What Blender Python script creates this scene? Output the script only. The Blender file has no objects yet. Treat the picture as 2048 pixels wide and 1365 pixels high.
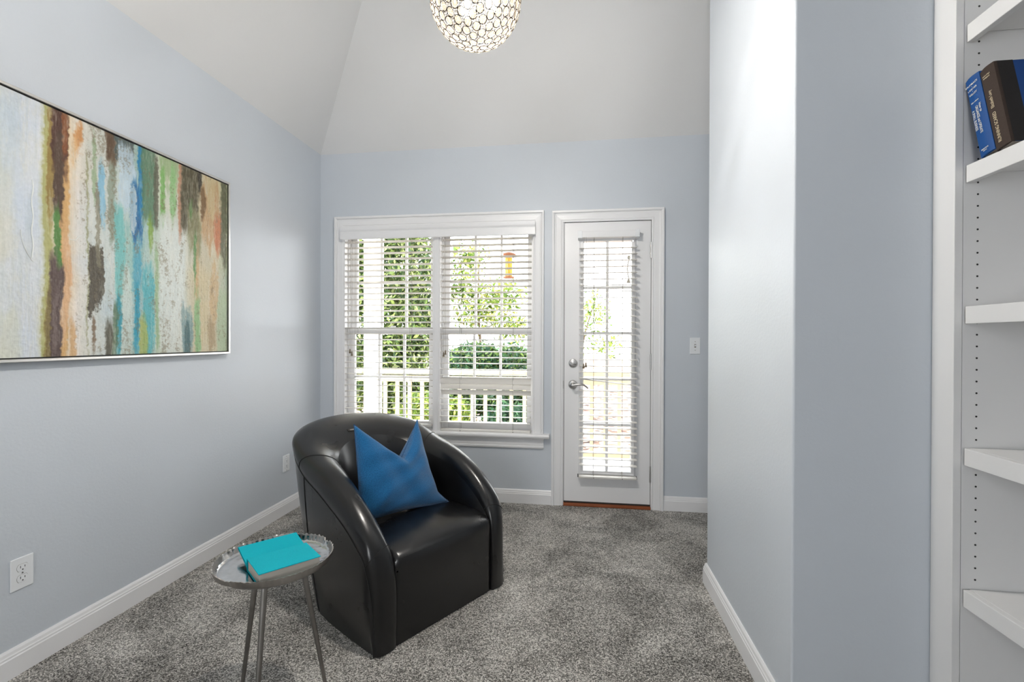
import bpy, bmesh, math, random
import numpy as np
from mathutils import Vector, Matrix

sc = bpy.context.scene
COL = sc.collection
PI = math.pi
rnd = random.Random(7)
rng = np.random.default_rng(11)

# ------------------------------------------------------------------ camera
FPX, YAW, PITCH, ROLL = 944.03, math.radians(7.839), math.radians(-0.239), math.radians(0.196)
cam_data = bpy.data.cameras.new('camera')
cam = bpy.data.objects.new('camera', cam_data)
COL.objects.link(cam)
cam_data.sensor_width = 36.0
cam_data.lens = FPX / 2048 * 36.0
cam_data.clip_start = 0.02
_fw = Vector((-math.sin(YAW) * math.cos(PITCH), math.cos(YAW) * math.cos(PITCH), math.sin(PITCH)))
_rt = Vector((math.cos(YAW), math.sin(YAW), 0))
_up = _rt.cross(_fw)
_r2 = _rt * math.cos(ROLL) + _up * math.sin(ROLL)
_u2 = _up * math.cos(ROLL) - _rt * math.sin(ROLL)
CAM = Vector((2.0007, -3.475, 1.2155))
cam.matrix_world = Matrix(((_r2.x, _u2.x, -_fw.x, CAM.x), (_r2.y, _u2.y, -_fw.y, CAM.y),
                           (_r2.z, _u2.z, -_fw.z, CAM.z), (0, 0, 0, 1)))
sc.camera = cam

# ------------------------------------------------------------------ light and exposure
sc.view_settings.view_transform = 'Standard'
sc.view_settings.look = 'None'
sc.view_settings.gamma = 1.0
sc.view_settings.use_curve_mapping = False
sc.view_settings.exposure = 1.20
SKY = 5.2
SUN = 4.5
world = bpy.data.worlds.new('sky')
sc.world = world
world.use_nodes = True
wn = world.node_tree.nodes
wl = world.node_tree.links
wn.clear()
w_out = wn.new('ShaderNodeOutputWorld')
w_bg = wn.new('ShaderNodeBackground')
w_bg.inputs['Color'].default_value = (0.97, 0.985, 1.0, 1)
w_bg.inputs['Strength'].default_value = SKY
wl.new(w_bg.outputs[0], w_out.inputs[0])
sun_data = bpy.data.lights.new('sun', 'SUN')
sun_data.energy = SUN
sun_data.angle = math.radians(0.6)
sun_data.color = (1.0, 0.95, 0.86)
sun = bpy.data.objects.new('sun', sun_data)
COL.objects.link(sun)
sun.rotation_euler = Vector((0.45, 0.35, -0.82)).to_track_quat('-Z', 'Y').to_euler()


def portal(name, loc, rot, sx, sy):
    d = bpy.data.lights.new(name, 'AREA')
    d.shape = 'RECTANGLE'
    d.size, d.size_y = sx, sy
    d.cycles.is_portal = True
    o = bpy.data.objects.new(name, d)
    COL.objects.link(o)
    o.location = loc
    o.rotation_euler = rot
    return o


portal('daylight_portal_window', (0.945, 0.20, 1.28), (-PI / 2, 0, 0), 1.5, 1.6)
portal('daylight_portal_door', (2.215, 0.20, 1.1), (-PI / 2, 0, 0), 0.42, 1.8)
portal('daylight_portal_rear', (1.35, -6.20, 1.4), (PI / 2, 0, 0), 0.9, 1.6)  # guides sky light through the added rear window
sc.cycles.max_bounces = 10
sc.cycles.diffuse_bounces = 6
sc.cycles.transparent_max_bounces = 24
sc.cycles.sample_clamp_indirect = 6.0
sc.cycles.caustics_reflective = False
sc.cycles.caustics_refractive = False
sc.cycles.use_denoising = True


# ------------------------------------------------------------------ materials
def lin(c):
    return tuple((x / 12.92 if x <= 0.04045 else ((x + 0.055) / 1.055) ** 2.4) for x in c)


def hexc(h):
    h = h.lstrip('#')
    return lin(tuple(int(h[i:i + 2], 16) / 255 for i in (0, 2, 4)))


MATS = {}


class NT:
    def __init__(s, name):
        s.m = bpy.data.materials.new(name)
        s.m.use_nodes = True
        s.n = s.m.node_tree.nodes
        s.l = s.m.node_tree.links
        s.b = s.n['Principled BSDF']
        s.out = s.n['Material Output']

    def new(s, t, **kw):
        n = s.n.new(t)
        for k, v in kw.items():
            if k in n.inputs:
                n.inputs[k].default_value = v
            else:
                setattr(n, k, v)
        return n

    def link(s, a, b):
        s.l.new(a, b)


def setp(b, col=None, rough=None, metal=None, spec=None, **kw):
    if col is not None:
        b.inputs['Base Color'].default_value = (*col, 1)
    if rough is not None:
        b.inputs['Roughness'].default_value = rough
    if metal is not None:
        b.inputs['Metallic'].default_value = metal
    if spec is not None:
        b.inputs['Specular IOR Level'].default_value = spec
    for k, v in kw.items():
        b.inputs[k].default_value = v


def mat(name, col, rough=0.5, metal=0.0, spec=0.5, bump=0.0, bscale=200.0, vary=0.0, vscale=3.0, stretch=None, **kw):
    """painted / metal / plastic surface: a base colour with a little noise of its own and a fine bump"""
    t = NT(name)
    setp(t.b, col, rough, metal, spec, **kw)
    tc = t.new('ShaderNodeTexCoord')
    src = tc.outputs['Object']
    if stretch:
        mp = t.new('ShaderNodeMapping')
        mp.inputs['Scale'].default_value = stretch
        t.link(src, mp.inputs[0])
        src = mp.outputs[0]
    nz = t.new('ShaderNodeTexNoise')
    nz.inputs['Scale'].default_value = vscale
    nz.inputs['Detail'].default_value = 4
    t.link(src, nz.inputs['Vector'])
    mx = t.new('ShaderNodeMix', data_type='RGBA', blend_type='MIX')
    mx.inputs[6].default_value = (*[c * (1 - vary) for c in col], 1)
    mx.inputs[7].default_value = (*[min(1, c * (1 + vary)) for c in col], 1)
    t.link(nz.outputs[0], mx.inputs[0])
    t.link(mx.outputs[2], t.b.inputs['Base Color'])
    if bump > 0:
        n2 = t.new('ShaderNodeTexNoise')
        n2.inputs['Scale'].default_value = bscale
        n2.inputs['Detail'].default_value = 3
        t.link(src, n2.inputs['Vector'])
        bp = t.new('ShaderNodeBump')
        bp.inputs['Strength'].default_value = bump
        bp.inputs['Distance'].default_value = 0.002
        t.link(n2.outputs[0], bp.inputs['Height'])
        t.link(bp.outputs[0], t.b.inputs['Normal'])
    MATS[name] = t.m
    return t.m


M_WALL = mat('wall_paint_blue_grey', lin((0.785, 0.808, 0.835)), 0.42, spec=0.35, bump=0.25, bscale=90, vary=0.01)
M_CEIL = mat('ceiling_paint_white', lin((0.86, 0.86, 0.86)), 0.8, spec=0.2, bump=0.12, bscale=70, vary=0.01)
M_TRIM = mat('trim_paint_white', lin((0.905, 0.905, 0.91)), 0.32, spec=0.4, vary=0.01)
M_SHELF = mat('bookcase_paint_white', lin((0.86, 0.86, 0.86)), 0.42, spec=0.4, vary=0.02, bump=0.05, bscale=40)
M_PLATE = mat('white_plastic_plate', lin((0.90, 0.91, 0.92)), 0.35, vary=0.0)
M_SLOT = mat('dark_slot', (0.01, 0.01, 0.01), 0.6)
M_DARK = mat('dark_gasket', (0.025, 0.022, 0.02), 0.7)
M_NICKEL = mat('satin_nickel', (0.55, 0.54, 0.53), 0.28, metal=1.0, vary=0.05)
M_ALU = mat('tray_aluminium', (0.42, 0.40, 0.38), 0.34, metal=1.0, vary=0.35, vscale=25, bump=0.5, bscale=60)
M_TRAYIN = mat('tray_polished_inside', (0.62, 0.62, 0.62), 0.16, metal=1.0, vary=0.2, vscale=40, bump=0.35, bscale=45)
M_LEG = mat('table_leg_metal', (0.27, 0.255, 0.24), 0.42, metal=1.0, vary=0.35, vscale=18, bump=0.3, bscale=80)
M_OAK = mat('threshold_wood', lin((0.56, 0.30, 0.16)), 0.45, vary=0.3, vscale=12, stretch=(1, 14, 14))
M_CORD = mat('blind_cord', lin((0.55, 0.53, 0.50)), 0.8)
M_TASSEL = mat('tassel_wood', lin((0.45, 0.40, 0.33)), 0.6)
M_WHITEPOST = mat('porch_paint_white', lin((0.93, 0.91, 0.86)), 0.5, vary=0.02)
M_CREAM = mat('porch_paint_cream', lin((0.68, 0.62, 0.48)), 0.5, vary=0.03)
M_DECK = mat('deck_boards', lin((0.62, 0.62, 0.66)), 0.6, vary=0.1, vscale=8, stretch=(1, 20, 1))
M_BARK = mat('bark', lin((0.36, 0.30, 0.24)), 0.9, vary=0.3, vscale=10, bump=0.6, bscale=30)
M_SIDING = mat('house_siding', lin((0.80, 0.78, 0.72)), 0.7)


def blind_mat():
    t = NT('blind_slat_white')
    setp(t.b, lin((0.86, 0.85, 0.83)), 0.4, spec=0.4)
    tr = t.new('ShaderNodeBsdfTranslucent')
    tr.inputs['Color'].default_value = (*lin((0.93, 0.88, 0.82)), 1)
    mx = t.new('ShaderNodeMixShader')
    mx.inputs[0].default_value = 0.06
    t.link(t.b.outputs[0], mx.inputs[1])
    t.link(tr.outputs[0], mx.inputs[2])
    t.link(mx.outputs[0], t.out.inputs[0])
    return t.m


M_SLAT = blind_mat()


def pane_mat():
    t = NT('window_glass')
    tr = t.new('ShaderNodeBsdfTransparent')
    tr.inputs['Color'].default_value = (0.96, 0.97, 0.97, 1)
    gl = t.new('ShaderNodeBsdfGlossy')
    gl.inputs['Roughness'].default_value = 0.02
    lw = t.new('ShaderNodeLayerWeight')
    lw.inputs['Blend'].default_value = 0.12
    mx = t.new('ShaderNodeMixShader')
    t.link(lw.outputs['Fresnel'], mx.inputs[0])
    t.link(tr.outputs[0], mx.inputs[1])
    t.link(gl.outputs[0], mx.inputs[2])
    t.link(mx.outputs[0], t.out.inputs[0])
    return t.m


M_GLASS = pane_mat()


def carpet_mat():
    t = NT('carpet_speckled_grey')
    setp(t.b, (0.1, 0.1, 0.1), 0.95, spec=0.1)
    tc = t.new('ShaderNodeTexCoord')
    co = tc.outputs['Object']
    vo = t.new('ShaderNodeTexVoronoi')
    vo.inputs['Scale'].default_value = 250
    t.link(co, vo.inputs['Vector'])
    nf = t.new('ShaderNodeTexNoise')
    nf.inputs['Scale'].default_value = 210
    nf.inputs['Detail'].default_value = 3
    nf.inputs['Roughness'].default_value = 0.75
    t.link(co, nf.inputs['Vector'])
    sep = t.new('ShaderNodeSeparateColor')
    t.link(vo.outputs['Color'], sep.inputs[0])
    # value = yarn colour pick + broad pile lay
    nb = t.new('ShaderNodeTexNoise')
    nb.inputs['Scale'].default_value = 3.2
    nb.inputs['Detail'].default_value = 5
    nb.inputs['Roughness'].default_value = 0.62
    nb.inputs['Distortion'].default_value = 0.4
    t.link(co, nb.inputs['Vector'])
    m1 = t.new('ShaderNodeMath', operation='MULTIPLY')
    m1.inputs[1].default_value = 0.55
    t.link(sep.outputs[0], m1.inputs[0])
    m2 = t.new('ShaderNodeMath', operation='MULTIPLY_ADD')
    m2.inputs[1].default_value = 0.9
    t.link(nf.outputs[0], m2.inputs[0])
    t.link(m1.outputs[0], m2.inputs[2])
    m3 = t.new('ShaderNodeMath', operation='MULTIPLY_ADD')
    m3.inputs[1].default_value = 0.75
    t.link(nb.outputs[0], m3.inputs[0])
    t.link(m2.outputs[0], m3.inputs[2])
    cr = t.new('ShaderNodeValToRGB')
    e = cr.color_ramp.elements
    e[0].position = 0.56
    e[0].color = (*lin((0.15, 0.14, 0.125)), 1)
    e[1].position = 1.0
    e[1].color = (*lin((0.94, 0.925, 0.90)), 1)
    x = cr.color_ramp.elements.new(0.80)
    x.color = (*lin((0.60, 0.585, 0.56)), 1)
    sc_ = t.new('ShaderNodeMath', operation='MULTIPLY')
    sc_.inputs[1].default_value = 0.71
    t.link(m3.outputs[0], sc_.inputs[0])
    t.link(sc_.outputs[0], cr.inputs[0])
    hs = t.new('ShaderNodeMix', data_type='RGBA', blend_type='MIX')
    hs.inputs[0].default_value = 1.0
    t.link(cr.outputs[0], hs.inputs[7])
    t.link(hs.outputs[2], t.b.inputs['Base Color'])
    bp = t.new('ShaderNodeBump')
    bp.inputs['Strength'].default_value = 0.9
    bp.inputs['Distance'].default_value = 0.006
    t.link(m2.outputs[0], bp.inputs['Height'])
    t.link(bp.outputs[0], t.b.inputs['Normal'])
    t.b.inputs['Sheen Weight'].default_value = 0.15
    return t.m


M_CARPET = carpet_mat()


def leather_mat():
    t = NT('black_leather')
    setp(t.b, (0.0045, 0.0045, 0.005), 0.36, spec=0.42)
    tc = t.new('ShaderNodeTexCoord')
    co = tc.outputs['Object']
    vo = t.new('ShaderNodeTexNoise')
    vo.inputs['Scale'].default_value = 420
    t.link(co, vo.inputs['Vector'])
    n1 = t.new('ShaderNodeTexNoise')
    n1.inputs['Scale'].default_value = 9
    n1.inputs['Detail'].default_value = 2
    n1.inputs['Distortion'].default_value = 0.0
    t.link(co, n1.inputs['Vector'])
    r = t.new('ShaderNodeMapRange')
    r.inputs['To Min'].default_value = 0.22
    r.inputs['To Max'].default_value = 0.38
    t.link(n1.outputs[0], r.inputs[0])
    t.link(r.outputs[0], t.b.inputs['Roughness'])
    t.b.inputs['Coat Weight'].default_value = 0.35
    t.b.inputs['Coat Roughness'].default_value = 0.20
    return t.m


M_LEATHER = leather_mat()
M_STITCH = mat('black_thread', (0.004, 0.004, 0.004), 0.7)


def weave_mat(name, c1, c2, scale, rough=0.9):
    t = NT(name)
    setp(t.b, c1, rough, spec=0.15)
    tc = t.new('ShaderNodeTexCoord')
    src = tc.outputs['UV']
    w1 = t.new('ShaderNodeTexWave', wave_type='BANDS', bands_direction='X')
    w2 = t.new('ShaderNodeTexWave', wave_type='BANDS', bands_direction='Y')
    for w in (w1, w2):
        w.inputs['Scale'].default_value = scale
        w.inputs['Distortion'].default_value = 1.2
        w.inputs['Detail'].default_value = 2
        w.inputs['Detail Scale'].default_value = 3
        t.link(src, w.inputs['Vector'])
    mu = t.new('ShaderNodeMath', operation='MULTIPLY')
    for w in (w1, w2):
        w.inputs['Distortion'].default_value = 1.5
        w.inputs['Detail Scale'].default_value = 6
    t.link(w1.outputs['Fac'], mu.inputs[0])
    t.link(w2.outputs['Fac'], mu.inputs[1])
    nz = t.new('ShaderNodeTexNoise')
    nz.inputs['Scale'].default_value = 300
    nz.inputs['Detail'].default_value = 4
    nz.inputs['Roughness'].default_value = 0.7
    t.link(src, nz.inputs['Vector'])
    ad = t.new('ShaderNodeMath', operation='MULTIPLY_ADD')
    ad.inputs[1].default_value = 1.5
    t.link(nz.outputs[0], ad.inputs[0])
    t.link(mu.outputs[0], ad.inputs[2])
    r = t.new('ShaderNodeMapRange')
    r.inputs['From Min'].default_value = 0.70
    r.inputs['From Max'].default_value = 1.30
    t.link(ad.outputs[0], r.inputs[0])
    mx = t.new('ShaderNodeMix', data_type='RGBA', blend_type='MIX')
    mx.inputs[6].default_value = (*c1, 1)
    mx.inputs[7].default_value = (*c2, 1)
    t.link(r.outputs[0], mx.inputs[0])
    t.link(mx.outputs[2], t.b.inputs['Base Color'])
    bp = t.new('ShaderNodeBump')
    bp.inputs['Strength'].default_value = 0.5
    bp.inputs['Distance'].default_value = 0.002
    t.link(ad.outputs[0], bp.inputs['Height'])
    t.link(bp.outputs[0], t.b.inputs['Normal'])
    t.b.inputs['Sheen Weight'].default_value = 0.3
    return t.m


M_PILLOW = weave_mat('pillow_blue_weave', lin((0.05, 0.23, 0.38)), lin((0.15, 0.50, 0.74)), 150)
M_TEAL = mat('book_cloth_teal', lin((0.02, 0.66, 0.72)), 0.75, spec=0.2, vary=0.12, vscale=300, bump=0.4, bscale=500)
M_TEALDK = mat('book_joint_teal', lin((0.02, 0.45, 0.50)), 0.8)
M_PAGES = mat('book_pages', lin((0.80, 0.77, 0.72)), 0.9, vary=0.25, vscale=6, stretch=(1, 1, 120))
M_BLUECL = mat('book_cloth_blue', lin((0.01, 0.27, 0.52)), 0.6, spec=0.3, vary=0.06, vscale=200, bump=0.2, bscale=400)
M_BROWNCL = mat('book_cloth_brown', lin((0.25, 0.21, 0.19)), 0.8, spec=0.2, vary=0.15, vscale=300, bump=0.4, bscale=500)
M_BOARDBL = mat('book_board_blue', lin((0.05, 0.25, 0.50)), 0.7, vary=0.06, vscale=200)
M_INKW = mat('book_ink_white', lin((0.88, 0.88, 0.85)), 0.6)
M_INKG = mat('book_ink_gold', lin((0.80, 0.74, 0.62)), 0.5)
M_FRAME = mat('silver_leaf_frame', (0.72, 0.70, 0.67), 0.33, metal=1.0, vary=0.1, vscale=20)
M_BLACKFR = mat('black_frame_rebate', (0.006, 0.006, 0.006), 0.5)


def leaf_mat(name, cols, trans=0.45):
    t = NT(name)
    at = t.new('ShaderNodeAttribute', attribute_name='leafcol')
    setp(t.b, cols[0], 0.5, spec=0.3)
    t.link(at.outputs['Color'], t.b.inputs['Base Color'])
    tr = t.new('ShaderNodeBsdfTranslucent')
    t.link(at.outputs['Color'], tr.inputs['Color'])
    mx = t.new('ShaderNodeMixShader')
    mx.inputs[0].default_value = trans
    t.link(t.b.outputs[0], mx.inputs[1])
    t.link(tr.outputs[0], mx.inputs[2])
    t.link(mx.outputs[0], t.out.inputs[0])
    return t.m


# ------------------------------------------------------------------ mesh helpers
class MB:
    """collects shapes, then links them as one mesh object"""

    def __init__(s):
        s.v, s.f, s.uv = [], [], None

    def box(s, x0, x1, y0, y1, z0, z1):
        b = len(s.v)
        s.v += [(x, y, z) for z in (z0, z1) for y in (y0, y1) for x in (x0, x1)]
        s.f += [tuple(b + i for i in q) for q in
                ((0, 2, 3, 1), (4, 5, 7, 6), (0, 1, 5, 4), (2, 6, 7, 3), (0, 4, 6, 2), (1, 3, 7, 5))]
        return s

    def prism(s, prof, p0, d, ax_w, ax_h):
        """extrude closed profile (w,h pairs) from p0 along vector d"""
        p0, d, ax_w, ax_h = Vector(p0), Vector(d), Vector(ax_w), Vector(ax_h)
        b = len(s.v)
        n = len(prof)
        for base in (p0, p0 + d):
            for w, h in prof:
                s.v.append(tuple(base + ax_w * w + ax_h * h))
        for i in range(n):
            j = (i + 1) % n
            s.f.append((b + i, b + j, b + n + j, b + n + i))
        s.f.append(tuple(b + i for i in range(n))[::-1])
        s.f.append(tuple(b + n + i for i in range(n)))
        return s

    def sweep_frames(s, frames, prof, closed_prof=True, cap=True, loop=False):
        """frames: list of (origin, axis_w, axis_h)"""
        b = len(s.v)
        n = len(prof)
        for o, aw, ah in frames:
            for w, h in prof:
                s.v.append(tuple(Vector(o) + Vector(aw) * w + Vector(ah) * h))
        m = len(frames)
        for k in range(m if loop else m - 1):
            k2 = (k + 1) % m
            for i in range(n if closed_prof else n - 1):
                j = (i + 1) % n
                s.f.append((b + k * n + i, b + k * n + j, b + k2 * n + j, b + k2 * n + i))
        if cap and not loop:
            s.f.append(tuple(b + i for i in range(n))[::-1])
            s.f.append(tuple(b + (m - 1) * n + i for i in range(n)))
        return s

    def tube(s, pts, r, seg=8, loop=False):
        pts = [Vector(p) for p in pts]
        rr = r if isinstance(r, (list, tuple)) else [r] * len(pts)
        fr = []
        prev = None
        n = len(pts)
        b = len(s.v)
        for i, p in enumerate(pts):
            if loop:
                d = pts[(i + 1) % n] - pts[i - 1]
            else:
                d = pts[min(i + 1, n - 1)] - pts[max(i - 1, 0)]
            d.normalize()
            if prev is None:
                a = d.cross(Vector((0, 0, 1)))
                if a.length < 0.05:
                    a = d.cross(Vector((1, 0, 0)))
                a.normalize()
            else:
                a = prev - d * prev.dot(d)
                a.normalize()
            prev = a
            c = d.cross(a)
            for k in range(seg):
                th = 2 * PI * k / seg
                s.v.append(tuple(p + (a * math.cos(th) + c * math.sin(th)) * rr[i]))
        for i in range(n if loop else n - 1):
            i2 = (i + 1) % n
            for k in range(seg):
                k2 = (k + 1) % seg
                s.f.append((b + i * seg + k, b + i * seg + k2, b + i2 * seg + k2, b + i2 * seg + k))
        if not loop:
            s.f.append(tuple(b + k for k in range(seg))[::-1])
            s.f.append(tuple(b + (n - 1) * seg + k for k in range(seg)))
        return s

    def lathe(s, prof, o=(0, 0, 0), axis='Z', seg=32, cap=True):
        """prof: (radius, height) pairs"""
        b = len(s.v)
        n = len(prof)
        for k in range(seg):
            th = 2 * PI * k / seg
            for r, h in prof:
                x, y = r * math.cos(th), r * math.sin(th)
                if axis == 'Z':
                    q = (o[0] + x, o[1] + y, o[2] + h)
                elif axis == 'Y':
                    q = (o[0] + x, o[1] + h, o[2] + y)
                else:
                    q = (o[0] + h, o[1] + x, o[2] + y)
                s.v.append(q)
        for k in range(seg):
            k2 = (k + 1) % seg
            for i in range(n - 1):
                s.f.append((b + k * n + i, b + k2 * n + i, b + k2 * n + i + 1, b + k * n + i + 1))
        if cap:
            if prof[0][0] > 1e-6:
                s.f.append(tuple(b + k * n for k in range(seg))[::-1])
            if prof[-1][0] > 1e-6:
                s.f.append(tuple(b + k * n + n - 1 for k in range(seg)))
        return s

    def grid(s, P, loop_u=False):
        """P: rows x cols x 3 array of points"""
        P = np.asarray(P, float)
        R, Cc = P.shape[:2]
        b = len(s.v)
        s.v += [tuple(map(float, q)) for q in P.reshape(-1, 3)]
        for i in range(R if loop_u else R - 1):
            i2 = (i + 1) % R
            for j in range(Cc - 1):
                s.f.append((b + i * Cc + j, b + i2 * Cc + j, b + i2 * Cc + j + 1, b + i * Cc + j + 1))
        return s

    def build(s, name, m, parent=None, smooth=False, bevel=0.0, bseg=2, solid=0.0, fix=True, angle=35):
        me = bpy.data.meshes.new(name)
        me.from_pydata(s.v, [], s.f)
        me.update()
        if fix:
            bm = bmesh.new()
            bm.from_mesh(me)
            bmesh.ops.remove_doubles(bm, verts=bm.verts, dist=1e-6)
            bmesh.ops.recalc_face_normals(bm, faces=bm.faces)
            bm.to_mesh(me)
            bm.free()
        o = bpy.data.objects.new(name, me)
        COL.objects.link(o)
        if m:
            me.materials.append(m)
        if smooth:
            me.shade_smooth() if hasattr(me, 'shade_smooth') else [setattr(q, 'use_smooth', True) for q in me.polygons]
            if angle:
                try:
                    me.set_sharp_from_angle(angle=math.radians(angle))
                except Exception:
                    pass
        if solid:
            md = o.modifiers.new('solid', 'SOLIDIFY')
            md.thickness = solid
        if bevel > 0:
            md = o.modifiers.new('bevel', 'BEVEL')
            md.width = bevel
            md.segments = bseg
            md.limit_method = 'ANGLE'
            md.angle_limit = math.radians(40)
        if parent:
            o.parent = parent
        return o


def empty(name, loc=(0, 0, 0), rz=0.0):
    o = bpy.data.objects.new(name, None)
    o.empty_display_size = 0.1
    COL.objects.link(o)
    o.location = loc
    o.rotation_euler = (0, 0, rz)
    return o


def tag(o, label=None, cat=None, group=None, kind=None):
    if label:
        o['label'] = label
    if cat:
        o['category'] = cat
    if group:
        o['group'] = group
    if kind:
        o['kind'] = kind
    return o


def text_mesh(name, body, size, m, parent, loc, xdir, ydir, align='CENTER', sx=1.0, depth=0.0002):
    cu = bpy.data.curves.new(name, 'FONT')
    cu.body = body
    cu.size = size
    cu.align_x = align
    cu.align_y = 'CENTER'
    cu.extrude = depth
    tmp = bpy.data.objects.new(name + '_tmp', cu)
    COL.objects.link(tmp)
    dg = bpy.context.evaluated_depsgraph_get()
    me = bpy.data.meshes.new_from_object(tmp.evaluated_get(dg))
    bpy.data.objects.remove(tmp)
    me.materials.clear()
    me.materials.append(m)
    o = bpy.data.objects.new(name, me)
    COL.objects.link(o)
    x = Vector(xdir).normalized()
    y = Vector(ydir).normalized()
    z = x.cross(y)
    o.parent = parent
    o.matrix_local = Matrix(((x.x * sx, y.x, z.x, loc[0]), (x.y * sx, y.y, z.y, loc[1]), (x.z * sx, y.z, z.z, loc[2]), (0, 0, 0, 1)))
    return o


# ------------------------------------------------------------------ room shell
H = 2.659
SL = 1.05      # pitch of the vault
TCAP = 0.95    # run of the slope before the flat
ZC = H + SL * TCAP
XR = 2.646     # face of the right partition
RX = 3.50
RY = -6.0
WT = 0.16


def wall_with_holes(name, u0, u1, z0, z1, holes, y0, y1, m):
    us = sorted({u0, u1, *[h[0] for h in holes], *[h[1] for h in holes]})
    zs = sorted({z0, z1, *[h[2] for h in holes], *[h[3] for h in holes]})

    def solid(i, j):
        if i < 0 or j < 0 or i >= len(us) - 1 or j >= len(zs) - 1:
            return False
        cx, cz = (us[i] + us[i + 1]) / 2, (zs[j] + zs[j + 1]) / 2
        return not any(h[0] < cx < h[1] and h[2] < cz < h[3] for h in holes)
    mb = MB()
    idx = {}
    for k, y in enumerate((y0, y1)):
        for i, x in enumerate(us):
            for j, z in enumerate(zs):
                idx[k, i, j] = len(mb.v)
                mb.v.append((x, y, z))
    for i in range(len(us) - 1):
        for j in range(len(zs) - 1):
            if not solid(i, j):
                continue
            a = [(i, j), (i + 1, j), (i + 1, j + 1), (i, j + 1)]
            for k in (0, 1):
                mb.f.append(tuple(idx[k, p, q] for p, q in a))
            for (p, q), (r, t), nb in ((a[0], a[1], (i, j - 1)), (a[1], a[2], (i + 1, j)), (a[2], a[3], (i, j + 1)), (a[3], a[0], (i - 1, j))):
                if not solid(*nb):
                    mb.f.append((idx[0, p, q], idx[0, r, t], idx[1, r, t], idx[1, p, q]))
    return tag(mb.build(name, m), kind='structure')


wall_with_holes('wall_far', -WT, RX + WT, -0.25, H, [(0.200, 1.686, 0.500, 2.085), (1.897, 2.531, -0.002, 2.076)], 0.0, WT, M_WALL)
tag(MB().box(-WT, 0, RY - WT, 0, -0.25, H).build('wall_left', M_WALL), kind='structure')
wall_with_holes('wall_near', -WT, RX + WT, -0.25, H, [(0.9, 1.8, 0.6, 2.2)], RY - WT, RY, M_WALL)  # opening for the added fill window
tag(MB().box(RX, RX + WT, RY, 0, -0.25, H).build('wall_right', M_WALL), kind='structure')
# the partition that ends at the bookcase: its top follows the vault
pt = MB()
y_a, y_b = -1.0175, -1.9505
pt.prism([(-y_a, 0), (-y_b, 0), (-y_b, ZC + 0.02), (-y_a, ZC + 0.02)], (XR, 0, 0), (RX - XR, 0, 0), (0, -1, 0), (0, 0, 1))
tag(pt.build('wall_partition', M_WALL, bevel=0.006, bseg=3), kind='structure')
tag(MB().box(-WT, RX + WT, RY - WT, WT, -0.06, 0.0).build('floor', M_CARPET), kind='structure')
# vaulted ceiling: slopes up from the four walls to a flat
cl = MB()
o4 = [(0, 0, H), (RX, 0, H), (RX, RY, H), (0, RY, H)]
i4 = [(TCAP, -TCAP, ZC), (RX - 0.35, -TCAP, ZC), (RX - 0.35, RY + TCAP, ZC), (TCAP, RY + TCAP, ZC)]
ex = [(-WT, WT, H), (RX + WT, WT, H), (RX + WT, RY - WT, H), (-WT, RY - WT, H)]
tp = [(-WT, WT, ZC + 0.2), (RX + WT, WT, ZC + 0.2), (RX + WT, RY - WT, ZC + 0.2), (-WT, RY - WT, ZC + 0.2)]
cl.v = o4 + i4 + ex + tp
for i in range(4):
    j = (i + 1) % 4
    cl.f += [(i, j, 4 + j, 4 + i), (i, 8 + i, 8 + j, j), (8 + i, 12 + i, 12 + j, 8 + j)]
cl.f += [(4, 5, 6, 7), (12, 15, 14, 13)]
tag(cl.build('ceiling', M_CEIL), kind='structure')

# ------------------------------------------------------------------ baseboards
BASE = [(0, 0), (0.0155, 0), (0.0155, 0.070), (0.0130, 0.074), (0.0130, 0.080), (0.0105, 0.084), (0.0085, 0.094), (0.004, 0.1015), (0, 0.1015)]


def baseboard(name, p0, p1, out):
    d = Vector(p1) - Vector(p0)
    o = MB().prism(BASE, p0, d, out, (0, 0, 1)).build(name, M_TRIM)
    return tag(o, kind='structure')


baseboard('baseboard_left', (0, RY, 0), (0, 0, 0), (1, 0, 0))
baseboard('baseboard_far', (0.0155, 0, 0), (1.8165, 0, 0), (0, -1, 0))
baseboard('baseboard_far_corner', (2.611, 0, 0), (RX, 0, 0), (0, -1, 0))
bb = MB()
n = len(BASE)
PX, PYa, PYb = XR, -1.0175, -1.9505
fr = [((RX, PYa, 0), (0, 1, 0), (0, 0, 1)), ((PX, PYa, 0), (-1, 1, 0), (0, 0, 1)), ((PX, PYb, 0), (-1, -1, 0), (0, 0, 1)), ((3.018, PYb, 0), (0, -1, 0), (0, 0, 1))]
tag(bb.sweep_frames(fr, BASE).build('baseboard_partition', M_TRIM), kind='structure')


# ------------------------------------------------------------------ casings
CAS = [(0, 0), (0, 0.010), (0.004, 0.014), (0.010, 0.0145), (0.014, 0.0115), (0.018, 0.0145), (0.050, 0.0165), (0.060, 0.0185),
       (0.063, 0.0155), (0.066, 0.0225), (0.070, 0.0275), (0.080, 0.0285), (0.0835, 0.0265), (0.0835, 0)]


def casing(name, x0, x1, zb, zt, parent):
    """mitred frame round an opening, open at the bottom"""
    s2 = 1
    fr = [((x0, 0, zb), (-1, 0, 0), (0, -1, 0)), ((x0, 0, zt), (-1, 0, s2), (0, -1, 0)),
          ((x1, 0, zt), (1, 0, s2), (0, -1, 0)), ((x1, 0, zb), (1, 0, 0), (0, -1, 0))]
    return MB().sweep_frames(fr, CAS).build(name, M_TRIM, parent)


# ------------------------------------------------------------------ window 1 (double unit)
win = tag(empty('window_1', (0.945, 0, 0.5)), kind='structure')


def rel(o, p):
    """parent keeping world coordinates"""
    o.parent = p
    o.matrix_parent_inverse = Matrix.Translation(-Vector(p.location))
    return o


def wp(mb, name, m, parent=win, **kw):
    return rel(mb.build(name, m, **kw), parent)


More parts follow.
